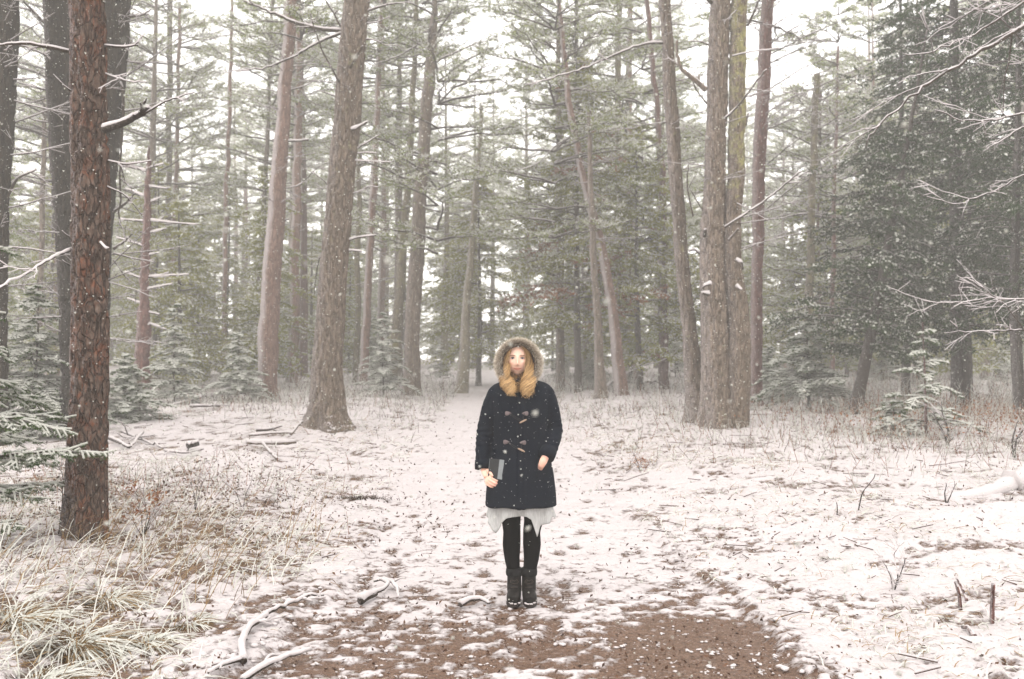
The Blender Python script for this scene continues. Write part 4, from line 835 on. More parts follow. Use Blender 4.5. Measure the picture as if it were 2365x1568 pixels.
# crumbs of half-melted snow lying on the wet mud of the path
ph = (1 + 5 ** .5) / 2; ICO = unit(np.array([[-1, ph, 0], [1, ph, 0], [-1, -ph, 0], [1, -ph, 0], [0, -1, ph], [0, 1, ph], [0, -1, -ph], [0, 1, -ph], [ph, 0, -1], [ph, 0, 1], [-ph, 0, -1], [-ph, 0, 1]], float))
ICF = np.array([[0, 11, 5], [0, 5, 1], [0, 1, 7], [0, 7, 10], [0, 10, 11], [1, 5, 9], [5, 11, 4], [11, 10, 2], [10, 7, 6], [7, 1, 8], [3, 9, 4], [3, 4, 2], [3, 2, 6], [3, 6, 8], [3, 8, 9], [4, 9, 5], [2, 4, 11], [6, 2, 10], [8, 6, 7], [9, 8, 1]])
def lumps(mb, C, s, rgl, sq=.5, m=0, tint=.7):
    n = len(C); S = s[:, None, None] * (ICO[None] * (.65 + .6 * rgl.random((n, 12, 1)))) * np.array([1, 1, sq]) * (.7 + .6 * rgl.random((n, 1, 3)))
    V = C[:, None] + S; mb.add(V.reshape(-1, 3), (ICF[None] + (np.arange(n) * 12)[:, None, None]).reshape(-1, 3), m, tint)
mb = MB(); n = 11000; x = -2 + 4 * rg.random(n); y = 4.3 + 6 * rg.random(n) ** 1.4; cl = fbm(x * 4, y * 4, 0, 66, 3)
pd_ = np.exp(-(((x - 1.12) / .55) ** 2 + ((y - 5.45) / .85) ** 2)); k = (path_mask(x, y) > -.15) & (rg.random(n) < np.clip((cl - .42) * 5, .03, 1) * (1 - .8 * pd_)); x, y = x[k], y[k]; s = .0025 + .011 * rg.random(len(x)) ** 4
lumps(mb, on(x, y, -.017), s, rg, .38)
x, y = field(900, 4.3, 9, .4); k = (path_mask(x, y) > 0) & (fbm(x * 3, y * 3, 0, 67, 2) > .47); x, y = x[k], y[k]
for q in range(5): lumps(mb, on(x + .02 * rg.normal(size=len(x)), y + .015 * rg.normal(size=len(x)), -.016), .004 + .012 * rg.random(len(x)) ** 2, rg, .5)
n = 1600; x, y = field(n, 4.3, 12); k = np.abs(path_mask(x, y)) < .12; x, y = x[k], y[k]; lumps(mb, on(x, y, .0), .012 + .02 * rg.random(len(x)), rg, .5)
x, y = field(5500, 4.3, 16); k = path_mask(x, y) < -.05; x, y = x[k], y[k]; lumps(mb, on(x, y, -.008), .007 + .022 * rg.random(len(x)) ** 3, rg, .5)
tag(link('snow_crumbs', mb.mesh('snow_crumbs', [SNOW])), 'small crumbs and pillows of snow on the mud and grass', kind='stuff')
mb = MB(); n = 3000; x = -1.6 + 3.2 * rg.random(n); y = 4.3 + 6 * rg.random(n) ** 1.5; k = path_mask(x, y) > 0; x, y = x[k], y[k]
lumps(mb, on(x, y, -.02), .003 + .007 * rg.random(len(x)) ** 2, rg, .6, 0, rg.random(len(x)).repeat(12))
tag(link('gravel', mb.mesh('gravel', [LF_BROWN])), 'brown grit and small stones in the path mud', kind='stuff')

# fallen limbs, logs, stakes, shrubs
def gpt(px, py, dz=0.0): a, b, c = ground(px, py); return np.array([a, b, c + .02 + dz])
def ground_thing(name, label, cat, segs, matl=None, group=None):
    P0 = gpt(*segs[0]['p'][0]); root = bpy.data.objects.new(name, None); COL.objects.link(root); root.location = P0; tag(root, label, cat, group)
    for i, s in enumerate(segs):
        pts = [gpt(*p) for p in s['p']]
        limb(root, pts, s['r'][0], s['r'][1], s.get('subs', 0), int(abs(pts[0][0]) * 1000) + i, True, s.get('n', 'limb'), P0, matl or BK_TWIG, 9, s.get('sl', .3), s.get('sw', 1.05))
    return root
ground_thing('fallen_branch', 'snow-covered fallen branch curving like a hook at the left side of the muddy path', 'branch',
  [LB([(562, 1545, .02), (556, 1505, .03), (575, 1470, .03), (625, 1430, .03), (690, 1400, .03), (745, 1390, .02)], (.020, .007), subs=3, sl=.15, n='limb'), LB([(560, 1540, .02), (520, 1552, .02), (480, 1575, .02)], (.012, .006), subs=1, n='side_limb'), LB([(600, 1452, .03), (640, 1455, .01)], (.008, .004), n='side_limb')])
ground_thing('fallen_branch', 'straight snow-covered stick at the bottom edge, left of the path mud', 'branch', [LB([(560, 1590, .02), (610, 1560, .03), (660, 1540, .03), (716, 1523, .03)], (.016, .008), subs=1, sl=.2), LB([(600, 1566, .02), (622, 1540, .04), (650, 1530, .02)], (.008, .004), n='side_limb')])
ground_thing('fallen_branch', 'small forked fallen branch with snowy knob on the path, left of the boots', 'branch', [LB([(832, 1403, .02), (846, 1396, .03), (866, 1385, .02)], (.026, .020)), LB([(862, 1386, .03), (885, 1378, .03), (898, 1368, .04), (880, 1357, .04), (862, 1358, .03)], (.012, .008), n='side_limb'), LB([(885, 1356, .04), (905, 1368, .05), (918, 1380, .03), (920, 1394, .02)], (.011, .006), subs=1, n='side_limb'), LB([(905, 1366, .05), (925, 1378, .03)], (.007, .004), n='side_limb')])
ground_thing('fallen_branch', 'low snowy twig mound on the path just left of the boots', 'branch', [LB([(1062, 1408, .01), (1085, 1402, .03), (1110, 1400, .03), (1130, 1404, .01)], (.018, .008), subs=1), LB([(1094, 1402, .02), (1095, 1388, .05)], (.006, .003), n='side_limb')])
ground_thing('log', 'short snow-capped log with a prop stick, left of the path below the big trunk', 'log', [LB([(568, 1028, .01), (620, 1030, .015), (680, 1026, .01)], (.045, .034), sw=1.15), LB([(575, 1016, .06), (640, 1012, .07), (676, 1010, .06)], (.022, .014), n='side_limb'), LB([(606, 1036, .06), (624, 1052, .03), (640, 1066, .02)], (.020, .015), n='side_limb', sw=.8), LB([(672, 1022, .12), (688, 1010, .18), (696, 1004, .2)], (.026, .018), n='side_limb', sw=.6)], BK_BIG)
ground_thing('fallen_branch', 'brown bare stick lying beyond the log, toward the big trunk', 'branch', [LB([(592, 1002, .05), (620, 1003, .06), (650, 997, .08)], (.03, .014), sw=.7, subs=1)])
ground_thing('log', 'dark rotten branch end poking from the snow right of the red pine foot', 'log', [LB([(252, 1028, .1), (275, 1036, .08), (298, 1042, .04)], (.035, .02), sw=.7), LB([(280, 1010, .08), (320, 1022, .05), (380, 1042, .03)], (.016, .01), subs=3, n='side_limb'), LB([(330, 1018, .12), (300, 1040, .04)], (.02, .012), n='side_limb', subs=2)], BK_DARK)
ground_thing('log', 'stubby dark log end among brushwood left of the log with the prop stick', 'log', [LB([(432, 1044, .07), (458, 1040, .09)], (.045, .045), sw=.8), LB([(380, 1050, .04), (430, 1060, .06), (470, 1046, .04)], (.016, .008), subs=3, n='side_limb')], BK_DARK)
ground_thing('fallen_branch', 'thin brush pile stretched across the snow beyond the red pine', 'branch', [LB([(398, 942, .05), (440, 935, .1), (500, 922, .12), (560, 915, .1)], (.025, .01), subs=6, sl=.2), LB([(440, 950, .1), (470, 952, .12), (510, 944, .05)], (.03, .015), subs=3, n='side_limb', sl=.5)], BK_TWIG)
ground_thing('fallen_branch', 'stick leaning against the foot of the pinkish pine', 'branch', [LB([(592, 906, .02), (612, 893, .28)], (.025, .02), sw=.4)], BK_BIG)
ground_thing('fallen_branch', 'arched snowy branch lying before the two crossing trunks', 'branch', [LB([(1388, 912, .1), (1420, 902, .35), (1460, 898, .2), (1500, 905, .25), (1530, 898, .25), (1550, 876, .5)], (.035, .018), subs=5, sl=.2, sw=1.2), LB([(1440, 905, .1), (1460, 915, .02)], (.02, .01), n='side_limb')], BK_BIG)
ground_thing('stump', 'black rotten root stub at the foot of the maroon-brown trunk', 'stump', [LB([(1724, 930, .05), (1740, 933, .12), (1758, 938, .04)], (.11, .07), subs=3, sw=.5, sl=.5), LB([(1770, 940, .04), (1805, 938, .1)], (.07, .04), n='side_limb', subs=2, sw=.8)], BK_DARK)
ground_thing('stump', 'little brown stump tucked against the right foot of the big flared trunk', 'stump', [LB([(768, 1000, -.03), (767, 996, .05), (766, 992, .10)], (.085, .06), subs=2, sw=.7, sl=.5)], BK_BIG)
ground_thing('wooden_stake', 'short brown stake standing upright in the snow, lower right', 'stake', [LB([(2290, 1452, -.03), (2291, 1452, .12), (2294, 1452, .235)], (.014, .011), sw=.2, n='stick')], BK_MAR)
ground_thing('broken_stem', 'split broken stem leaning in the snow left of the upright stake', 'stem', [LB([(2218, 1415, -.02), (2215, 1415, .08), (2206, 1412, .16)], (.012, .009), sw=.2, n='stick'), LB([(2232, 1396, 0), (2222, 1390, .06), (2208, 1386, .12)], (.010, .006), sw=.4, n='stick'), LB([(2250, 1480, 0), (2235, 1470, .03), (2222, 1465, .02)], (.016, .01), sw=.3, n='stick')], BK_MAR)
ground_thing('fallen_log', 'big snow-buried log swelling up at the right edge', 'log', [LB([(2170, 1152, -.08), (2260, 1146, -.07), (2340, 1130, -.03), (2420, 1105, .04)], (.05, .12), sw=1.25, subs=2, sl=.2)], BK_DARK)
def shrub(name, label, cat, px, py, h, n, spreadx, seed, r=.004, subs=4, snow_w=.8):
    P0 = gpt(px, py, -.03); rs = np.random.default_rng(seed); root = bpy.data.objects.new(name, None); COL.objects.link(root); root.location = P0; tag(root, label, cat)
    for i in range(n):
        a = rs.normal() * spreadx; hh = h * (.6 + .5 * rs.random()); q = [np.array([0, 0, 0.]), np.array([a * hh * .3, .1 * rs.normal() * hh, hh * .4]), np.array([a * hh * .8, .15 * rs.normal() * hh, hh * .75]), np.array([a * hh * 1.1, .2 * rs.normal() * hh, hh])]
        limb(root, [v + P0 for v in q], r, r * .3, subs, seed * 7 + i, True, 'stem', P0, BK_DARK, 5, .35, snow_w)
    return root
shrub('bare_shrub', 'leafless little shrub with forked stems in the open snow, lower right', 'shrub', 2062, 1370, .36, 3, .35, 21, .0048, 7, .7)
shrub('bare_sapling', 'thin upright sapling stem on the right slope, left of the slanting twig', 'sapling', 1932, 1192, .26, 1, .03, 22, .007, 1)
shrub('bare_sapling', 'slanting thin twig rising right of the upright sapling stem', 'sapling', 1980, 1184, .55, 1, .5, 23, .007, 3)
shrub('bare_sapling', 'dark bent twig with a knot, far right slope', 'sapling', 2184, 1165, .28, 2, .3, 24, .008, 3)
shrub('bare_sapling', 'cut grey stub between maroon trunk and leaning dark cedar', 'sapling', 1894, 955, .62, 1, .02, 25, .028, 2)
shrub('bare_sapling', 'dark knotted sapling low in front of the thin tiered fir', 'sapling', 2190, 1032, .8, 2, .15, 26, .022, 5)
shrub('bare_sapling', 'dark sapling at the far right edge of the clearing', 'sapling', 2342, 1060, .9, 2, .2, 27, .018, 5)
shrub('weed_stem', 'dry stems with hanging brown seed heads left of the path', 'weed', 450, 1180, .62, 3, .2, 31, .004, 4)
shrub('weed_stem', 'bent dry stem with curled brown leaves, in front of the short log', 'weed', 560, 1175, .42, 2, .3, 32, .004, 4)
shrub('weed_stem', 'slender pale weed at the left beside the red pine foot', 'weed', 135, 1235, .75, 2, .15, 33, .005, 3)
shrub('dead_fern', 'rusty dead fern clump right of the red pine foot', 'fern', 330, 1240, .42, 7, .7, 34, .004, 6)
shrub('weed_stem', 'small clump of reddish dry leaves on the slope right of the person', 'weed', 1480, 1090, .28, 4, .6, 35, .006, 5)
for o in [o for o in scene.objects if o.parent is None and o.name.split('.')[0] in ('weed_stem', 'dead_fern')]:
    rs = np.random.default_rng(int(abs(o.location.x) * 997)); fern = o.name.startswith('dead_fern'); nl = 260 if fern else 46; h_ = .24 if fern else .42
    if abs(o.location.x - gpt(1480, 1090)[0]) < .01: nl, h_ = 120, .14
    cl = rs.normal(size=(7, 3)) * [.16 if fern else .08, .08, h_ * .3] + [0, 0, h_]; C = cl[rs.integers(0, 7, nl)] + rs.normal(size=(nl, 3)) * .035; C[:, 2] = np.maximum(C[:, 2], .02)
    mb = MB(); leaves(mb, C, .014, rs, 0); link('leaves', mb.mesh('leaves', [LF_RUST if fern or nl == 120 else LF_BROWN]), o)['kind'] = 'stuff'
def tussock(label, px, py, n, L, seed):
    P0 = gpt(px, py, -.03); rs = np.random.default_rng(seed); root = bpy.data.objects.new('grass_tussock', None); COL.objects.link(root); root.location = P0; tag(root, label, 'grass tussock')
    mb = MB(); az = rs.random(n) * 6.28; B = np.stack([np.cos(az), np.sin(az), 0 * az], 1) * (.09 * rs.random(n) ** .5)[:, None]
    blades(mb, B, az + .5 * rs.normal(size=n), L * (.4 + .7 * rs.random(n)), .6 + .6 * rs.random(n), .45 + .35 * rs.random(n), np.full(n, .005) * (.5 + rs.random(n)), np.zeros(n, int), .05 + .75 * rs.random(n) ** 1.5); link('blades', mb.mesh('blades', [LF_TAN, LF_SNOW]), root)['kind'] = 'stuff'
    mb = MB(); n = int(n * .28); az = rs.random(n) * 6.28; B = np.stack([np.cos(az), np.sin(az), 0 * az], 1) * (.10 * rs.random(n) ** .5)[:, None] + [0, 0, .012]
    blades(mb, B, az + .6 * rs.normal(size=n), L * (.5 + .65 * rs.random(n)), .65 + .6 * rs.random(n), .4 + .35 * rs.random(n), np.full(n, .008), np.ones(n, int), rs.random(n)); link('snow_load', mb.mesh('snow_load', [LF_TAN, LF_SNOW]), root)['kind'] = 'stuff'
tussock('large arching grass tussock in the bottom left corner, brown inside under its snow', 170, 1500, 900, .42, 51)
tussock('grass tussock at the left edge behind the large corner one', 30, 1440, 700, .40, 52)
tussock('green-tinged flattened tussock right of the large corner one', 330, 1490, 500, .25, 53)
tussock('medium tussock above the large corner one with golden blades', 250, 1390, 500, .34, 54)
tussock('low tussock at the very bottom edge, left', 80, 1590, 600, .36, 55)
tussock('small snowy tussock beside the fallen hook-shaped branch', 430, 1440, 350, .2, 56)
tussock('thin tussock in the snow of the right slope above the bare shrub', 1925, 1290, 220, .22, 57)
# brown patch of exposed turf left of the trail
mb = MB(); P0 = gpt(830, 1156, -.01); n = 260; rs = np.random.default_rng(77); B = np.stack([.17 * rs.normal(size=n), .03 * rs.normal(size=n), np.zeros(n)], 1)
blades(mb, B, rs.random(n) * 6.28, .05 + .06 * rs.random(n), .5 + .5 * rs.random(n), .2 * rs.random(n), np.full(n, .008), np.zeros(n, int), .3 * rs.random(n))
tag(link('turf_patch', mb.mesh('turf_patch', [LF_BROWN]), None, P0), 'dark brown strip of bare turf in the snow left of the trail', 'turf patch')

#@@PERSON
# ------------------------------------------------------------------ the person
tx_, ty_, _ = ground(1206, 1407); PY = ty_ + .16; PX = (1203 - 1182) / FPX * PY
person = bpy.data.objects.new('person', None); COL.objects.link(person); person.location = (PX, PY, float(gz(PX, PY)) + .012)
person.scale = (PY / 6.43,) * 3
tag(person, 'person in navy duffle coat, fur-trimmed hood and grey skirt, standing on the path', 'person')
def S(px, py, y=0.0): return np.array([(px - 1203) * .0028, y, (1398 - py) * .0028])     # figure-sized coordinates
def remeshed(name, mb, mats, vox, smooth=6, parent=None, fn=None, sfac=.5, dec=None):
    me = mb.mesh(name + '_raw', mats); o = bpy.data.objects.new('raw', me); COL.objects.link(o)
    m = o.modifiers.new('r', 'REMESH'); m.mode = 'VOXEL'; m.voxel_size = vox; m.use_smooth_shade = True
    s = o.modifiers.new('s', 'SMOOTH'); s.factor = sfac; s.iterations = smooth
    if dec: d_ = o.modifiers.new('d', 'DECIMATE'); d_.ratio = dec
    dg = bpy.context.evaluated_depsgraph_get(); e = o.evaluated_get(dg); me2 = bpy.data.meshes.new_from_object(e); me2.name = name
    bpy.data.objects.remove(o); bpy.data.meshes.remove(me)
    me2.materials.clear()
    for q in mats: me2.materials.append(q)
    co = np.empty(len(me2.vertices) * 3, np.float32); me2.vertices.foreach_get('co', co); co = co.reshape(-1, 3)
    t = np.full(len(co), .5, np.float32)
    if fn: co, t = fn(co, me2); me2.vertices.foreach_set('co', co.astype(np.float32).ravel())
    a = me2.attributes.new('tint', 'FLOAT', 'POINT'); a.data.foreach_set('value', np.asarray(t, np.float32))
    me2.polygons.foreach_set('use_smooth', np.ones(len(me2.polygons), bool)); me2.update()
    return link(name, me2, parent)
def ell(mb, c, r, seg=20, rings=14, m=0, tint=.5, deform=None):
    th = np.linspace(0, math.pi, rings + 1)[:, None]; ph_ = np.linspace(0, 2 * math.pi, seg, endpoint=False)[None]
    U = np.stack([np.sin(th) * np.cos(ph_), np.sin(th) * np.sin(ph_), np.cos(th) + 0 * ph_], -1).reshape(-1, 3)
    V = U * np.asarray(r); V = deform(U, V) if deform else V; V = V + np.asarray(c)
    i = np.arange(rings)[:, None] * seg; j = np.arange(seg)[None]; j2 = (j + 1) % seg
    mb.add(V, np.stack([i + j, i + seg + j, i + seg + j2, i + j2], -1).reshape(-1, 4), m, tint)
def chain(mb, P, r, sides=14, m=0, n=None, flat=1.0):
    P = np.asarray(P, float); r = np.asarray(r, float); Q = interp_path(np.hstack([P, r[:, None]]), n or len(P) * 5); add_tube(mb, Q[:, :3], Q[:, 3], sides, m, flat=flat)

# skin material: one surface, lips and cheeks tinted by an attribute
m_, t_, b_ = mat('skin'); a_ = N(t_, 'Attribute', attribute_name='tint')
t_.links.new(ramp(t_, a_.outputs['Fac'], [(0, (.35, .09, .07)), (.28, (.66, .29, .22)), (.5, (.78, .50, .38)), (1, (.85, .60, .48))]).outputs[0], b_.inputs['Base Color'])
b_.inputs['Roughness'].default_value = .5; b_.inputs['Subsurface Weight'].default_value = .15; b_.inputs['Subsurface Radius'].default_value = (.02, .008, .005); SKIN = m_
HX, HZ, HYC = -.024, 1.555, -.005
def head_def(U, V):
    V = V.copy(); x, y, z = U[:, 0], U[:, 1], U[:, 2]
    low = np.clip(-z, 0, 1); V[:, 0] *= 1 - .26 * low ** 2.2; V[:, 2] *= 1 - .06 * low ** 2; V[:, 1] = np.where(y > 0, V[:, 1] * (1 - .45 * low), V[:, 1] * (1 - .02 * low))
    V[:, 1] = np.where(y < 0, np.sign(V[:, 1]) * np.abs(V[:, 1]) * .97, V[:, 1]); f = y < -.1
    X, Z = V[:, 0], V[:, 2]; g = lambda cx, cz, sx, sz: np.exp(-((X - cx) / sx) ** 2 - ((Z - cz) / sz) ** 2)
    d = 0
    d = d + .015 * g(0, -.036, .011, .013) + .014 * g(0, -.018, .008, .020) + .006 * g(0, .004, .009, .016)      # nose
    d = d + .006 * (g(.012, -.040, .007, .008) + g(-.012, -.040, .007, .008))
    d = d - .011 * (g(.031, .004, .017, .011) + g(-.031, .004, .017, .011))                                     # sockets
    d = d + .005 * (g(.030, .022, .020, .007) + g(-.030, .022, .020, .007))                                     # brow
    d = d + .004 * g(0, -.062, .022, .005) + .0045 * g(0, -.0725, .017, .005) - .003 * g(0, -.067, .026, .002)   # lips
    d = d - .004 * g(0, -.084, .018, .006) + .009 * g(0, -.100, .020, .013)                                     # chin
    d = d + .006 * (g(.045, -.03, .018, .022) + g(-.045, -.03, .018, .022))                                     # cheeks
    V[:, 1] = V[:, 1] - d * f; return V
mb = MB()
ell(mb, (HX, HYC, HZ + .004), (.077, .090, .112), 96, 84, deform=head_def)
chain(mb, [(HX, .01, 1.50), (HX * .5, .02, 1.42), (0, .02, 1.34)], [.050, .048, .055])
chain(mb, [(0, .02, 1.38), (0, .01, 1.25), (0, .0, 1.08), (0, .01, .92), (0, .01, .80)], [.08, .115, .10, .125, .11], 20, flat=.7)
for sg in (-1, 1):
    ell(mb, (HX + sg * .072, .012, HZ - .005), (.010, .020, .030), 12, 10)
    chain(mb, [(0, .01, 1.34), (sg * .15, .01, 1.335)], [.05, .045])
ra = [(-.155, .01, 1.33), (-.225, .02, 1.10), (-.238, -.045, .875)]; chain(mb, ra, [.048, .038, .026])
la = [(.155, .01, 1.33), (.215, .03, 1.09), (.156, -.128, .945)]; chain(mb, la, [.048, .038, .026])
LEGX = ((-.066, -.058, -.044), (.082, .066, .050))
for hx, kx, fx in LEGX: chain(mb, [(hx, .0, .80), (hx, -.005, .62), (kx, -.012, .46), (kx * 1.02, .02, .33), (fx, .015, .12), (fx, .0, .07)], [.066, .060, .044, .048, .030, .030])
for hx, kx, fx in LEGX: chain(mb, [(fx, .02, .05), (fx, -.07, .045), (fx, -.11, .042)], [.030, .028, .020])
# her right hand: palm, four curled fingers under the book, thumb along its cover
W0 = np.array([-.236, -.045, .865]); chain(mb, [W0, (-.228, -.075, .835), (-.214, -.094, .806)], [.024, .029, .027], flat=.62)
kn = [(-.197, -.120, .808), (-.205, -.122, .793), (-.214, -.118, .779), (-.224, -.111, .767)]
tp_ = [[(-.176, -.128, .796), (-.158, -.126, .787), (-.148, -.114, .786)], [(-.183, -.130, .780), (-.163, -.129, .770), (-.151, -.116, .769)], [(-.192, -.126, .766), (-.172, -.126, .756), (-.160, -.114, .755)], [(-.205, -.119, .755), (-.189, -.119, .746), (-.178, -.109, .745)]]
for kq, tq, rq in zip(kn, tp_, (.0074, .0077, .0074, .0066)): chain(mb, [(-.222 + (kq[0] + .222) * .6, -.090, .820), kq] + tq, [.0105, rq * 1.12, rq, rq * .95, rq * .8], 12, n=18)
chain(mb, [(-.218, -.080, .848), (-.200, -.104, .838), (-.190, -.124, .828), (-.181, -.130, .815)], [.013, .0105, .009, .0075], 10, n=16)
# her left hand, its back showing before it slides into the pocket
chain(mb, [(.156, -.128, .945), (.140, -.148, .915), (.124, -.143, .882), (.112, -.10, .85)], [.023, .026, .021, .016], flat=.7)
for i, dx in enumerate((-.024, -.008, .008, .022)): chain(mb, [(.112 + dx, -.100, .846), (.100 + dx, -.10, .806), (.092 + dx * .8, -.09, .775)], [.010, .009, .007], 8)
chain(mb, [(.132, -.140, .905), (.116, -.115, .882), (.10, -.09, .86)], [.011, .010, .008], 8)
def paint(co, me):
    x, y, z = co[:, 0] - HX, co[:, 1], co[:, 2] - HZ - .004; t = np.full(len(co), .62)
    front = (y < -.05) & (z > -.13)
    lip = front & (((x / .026) ** 2 + ((z + .067 - .006 * (np.abs(x) / .026) ** 2) / .0068) ** 2) < 1); t = np.where(front, t - .20 * (np.exp(-((np.abs(x) - .042) / .018) ** 2 - ((z + .032) / .018) ** 2) + .5 * np.exp(-(x / .012) ** 2 - ((z + .036) / .010) ** 2)), t); t[lip] = .26
    mo = front & (np.abs(x) < .024) & (np.abs(z + .0672 - .005 * (x / .024) ** 2) < .0014); t[mo] = 0.0
    hand = co[:, 2] < .95; t[hand] = .42
    return co, t
remeshed('body', mb, [SKIN], .0034, 2, person, paint, .45, .32)

EYE = plain('eye_white', (.62, .58, .56), .25); IRIS = plain('iris', (.045, .06, .07), .15); LASH = plain('lashes', (.05, .03, .02), .8); BROW = plain('brow', (.22, .13, .07), .9)
for sg in (-1, 1):
    ex, ez, ey = HX + sg * .0305, HZ + .006, HYC - .0735; mb = MB(); ell(mb, (0, 0, 0), (.0120, .009, .0062), 16, 12); eo = link('eye', mb.mesh('eye', [EYE]), person, (ex, ey, ez))
    mb = MB(); ell(mb, (0, -.0075, 0), (.0050, .003, .0050), 12, 8); link('iris', mb.mesh('iris', [IRIS]), eo)
    mb = MB(); q = np.linspace(-1, 1, 9); P = np.stack([q * .0145, -.0085 + .004 * q ** 2, .0058 - .006 * q ** 2], 1); add_tube(mb, P, .0013 + .0006 * (1 - q ** 2), 5); P2 = P * [1, 1, -.75]; add_tube(mb, P2, np.full(9, .0007), 4); link('eyelid', mb.mesh('eyelid', [LASH]), eo)
    mb = MB(); P = np.stack([ex + q * .0185 * 1, ey - .0135 + .006 * (q * sg * .5 + .5) ** 2 + .002 * q ** 2, ez + .0195 - .005 * q ** 2 - .001 * sg * q], 1); add_tube(mb, P, .0022 * (1 - .5 * q ** 2), 6); link('eyebrow', mb.mesh('eyebrow', [BROW]), person)

# coat
m_, t_, b_ = mat('navy_wool'); v_ = coords(t_); nn_ = noise(t_, v_, 180, 3, .7); a_ = N(t_, 'Attribute', attribute_name='tint')
cc = ramp(t_, nn_, [(.3, (.0025, .0042, .0075)), (.75, (.009, .0125, .020))]).outputs[0]
t_.links.new(cc, b_.inputs['Base Color']); b_.inputs['Roughness'].default_value = .95; b_.inputs['Specular IOR Level'].default_value = .1; b_.inputs['Sheen Weight'].default_value = 0
bump(t_, b_, nn_, .5, .002); WOOL = m_
def loft(mb, rows, seg=64, m=0, closed=True, p=2.3):
    a = np.linspace(0, 2 * math.pi, seg, endpoint=False); V = []
    for z, cx, cy, ax_, by in rows:
        c, s = np.cos(a), np.sin(a); V.append(np.stack([cx + ax_ * np.sign(c) * np.abs(c) ** (2 / p), cy + by * np.sign(s) * np.abs(s) ** (2 / p), np.full(seg, z)], 1))
    V = np.concatenate(V); n = len(rows); i = np.arange(n - 1)[:, None] * seg; j = np.arange(seg)[None]; j2 = (j + 1) % seg
    F = np.stack([i + j, i + j2, i + seg + j2, i + seg + j], -1).reshape(-1, 4); s0 = mb.n; mb.add(V, F, m)
    if closed:
        for k, z in ((0, rows[0]), (n - 1, rows[-1])):
            mb.add([(z[1], z[2], z[0])], np.zeros((0, 3), int)); 
            mb.V.append(np.array([[z[1], z[2], z[0]]])); mb.T.append(np.array([.5])); c0 = mb.n; mb.n += 1
            G = np.stack([np.full(seg, c0), s0 + k * seg + (np.arange(seg) + (1 if k == 0 else 0)) % seg, s0 + k * seg + (np.arange(seg) + (0 if k == 0 else 1)) % seg], 1); mb.F[3].append(G); mb.M[3].append(np.full(seg, m))
mb = MB()
zz = np.array([.612, .70, .82, .95, 1.05, 1.15, 1.25, 1.33, 1.375, 1.405, 1.43])
aa = np.array([.232, .226, .212, .185, .172, .176, .186, .190, .178, .140, .085]); bb_ = np.array([.165, .160, .150, .135, .128, .138, .142, .130, .110, .090, .07])
zf = np.linspace(.612, 1.43, 40); loft(mb, [(z, -.012 * (z < 0) + np.interp(z, zz, zz * 0 - .004), .0, np.interp(z, zz, aa), np.interp(z, zz, bb_)) for z in zf])
chain(mb, [(-.110, .005, 1.372), (-.160, .008, 1.345), (-.198, .015, 1.24), (-.232, .018, 1.09), (-.243, -.012, .97), (-.243, -.042, .868)], [.045, .056, .058, .057, .053, .050], 22, n=44)
chain(mb, [(.110, .005, 1.372), (.158, .008, 1.345), (.192, .02, 1.24), (.216, .035, 1.09), (.190, -.055, 1.01), (.164, -.120, .945)], [.045, .056, .058, .058, .055, .050], 22, n=44)
def coat_fn(co, me):
    x, y, z = co.T.astype(float); nv = np.empty(len(co) * 3, np.float32); me.vertices.foreach_get('normal', nv); nv = nv.reshape(-1, 3)
    d = .010 * (fbm(x * 9, y * 9, z * 3.5, 81, 2) - .5); arm = (np.abs(x) > .165) & (z > .85)
    wr = np.sin(z * 150 + 22 * fbm(x * 8, y * 8, z * 8, 83, 2)) * .0022 * arm * (np.exp(-((z - 1.08) / .07) ** 2) + .7 * np.exp(-((z - .95) / .05) ** 2) + .25)
    hem = .0025 * np.sin(np.arctan2(y, x) * 7 + 1) * sst(1.0, .62, z)
    pl = .0035 * sst(-.026, -.022, x) * sst(.026, .022, x) * (y < -.05) * (z < 1.36)
    seam = -.003 * np.exp(-((x - .004 + .0 * z) / .0022) ** 2) * (y < -.05) - .002 * np.exp(-((z - 1.30) / .003) ** 2) * (y < -.05) * (np.abs(x) < .16)
    return co + nv * (d + wr + hem + pl + seam)[:, None], np.full(len(co), .5)
coat = remeshed('coat', mb, [WOOL], .0065, 5, person, coat_fn)
mb = MB()  # raised collar folds and back of the hood
def hood_def(U, V): return V
a = np.linspace(R(20), R(160), 14)
ell(mb, (-.017, .075, 1.545), (.118, .105, .135), 40, 26); chain(mb, [(-.10, .0, 1.40), (-.07, .05, 1.43), (0, .075, 1.44), (.06, .05, 1.43), (.08, .0, 1.40)], [.03, .04, .045, .04, .03])
link('hood', mb.mesh('hood', [WOOL]), person)
# cuffs with a strap, pocket welt, placket edge
mb = MB(); P = np.array([(-.243, -.030, .905), (-.243, -.038, .880), (-.243, -.046, .852)]); add_tube(mb, P, [.0535, .0545, .0535], 26, flat=1.0); link('cuff', mb.mesh('cuff', [WOOL]), person)
mb = MB(); P = np.array([(.176, -.095, .980), (.166, -.118, .958), (.156, -.138, .936)]); add_tube(mb, P, [.053, .0545, .053], 26); link('cuff', mb.mesh('cuff', [WOOL]), person)
mb = MB(); add_tube(mb, interp_path([(.100, -.148, .925), (.098, -.155, .87), (.101, -.158, .80)], 10), .006, 8); link('pocket_welt', mb.mesh('pocket_welt', [WOOL]), person)

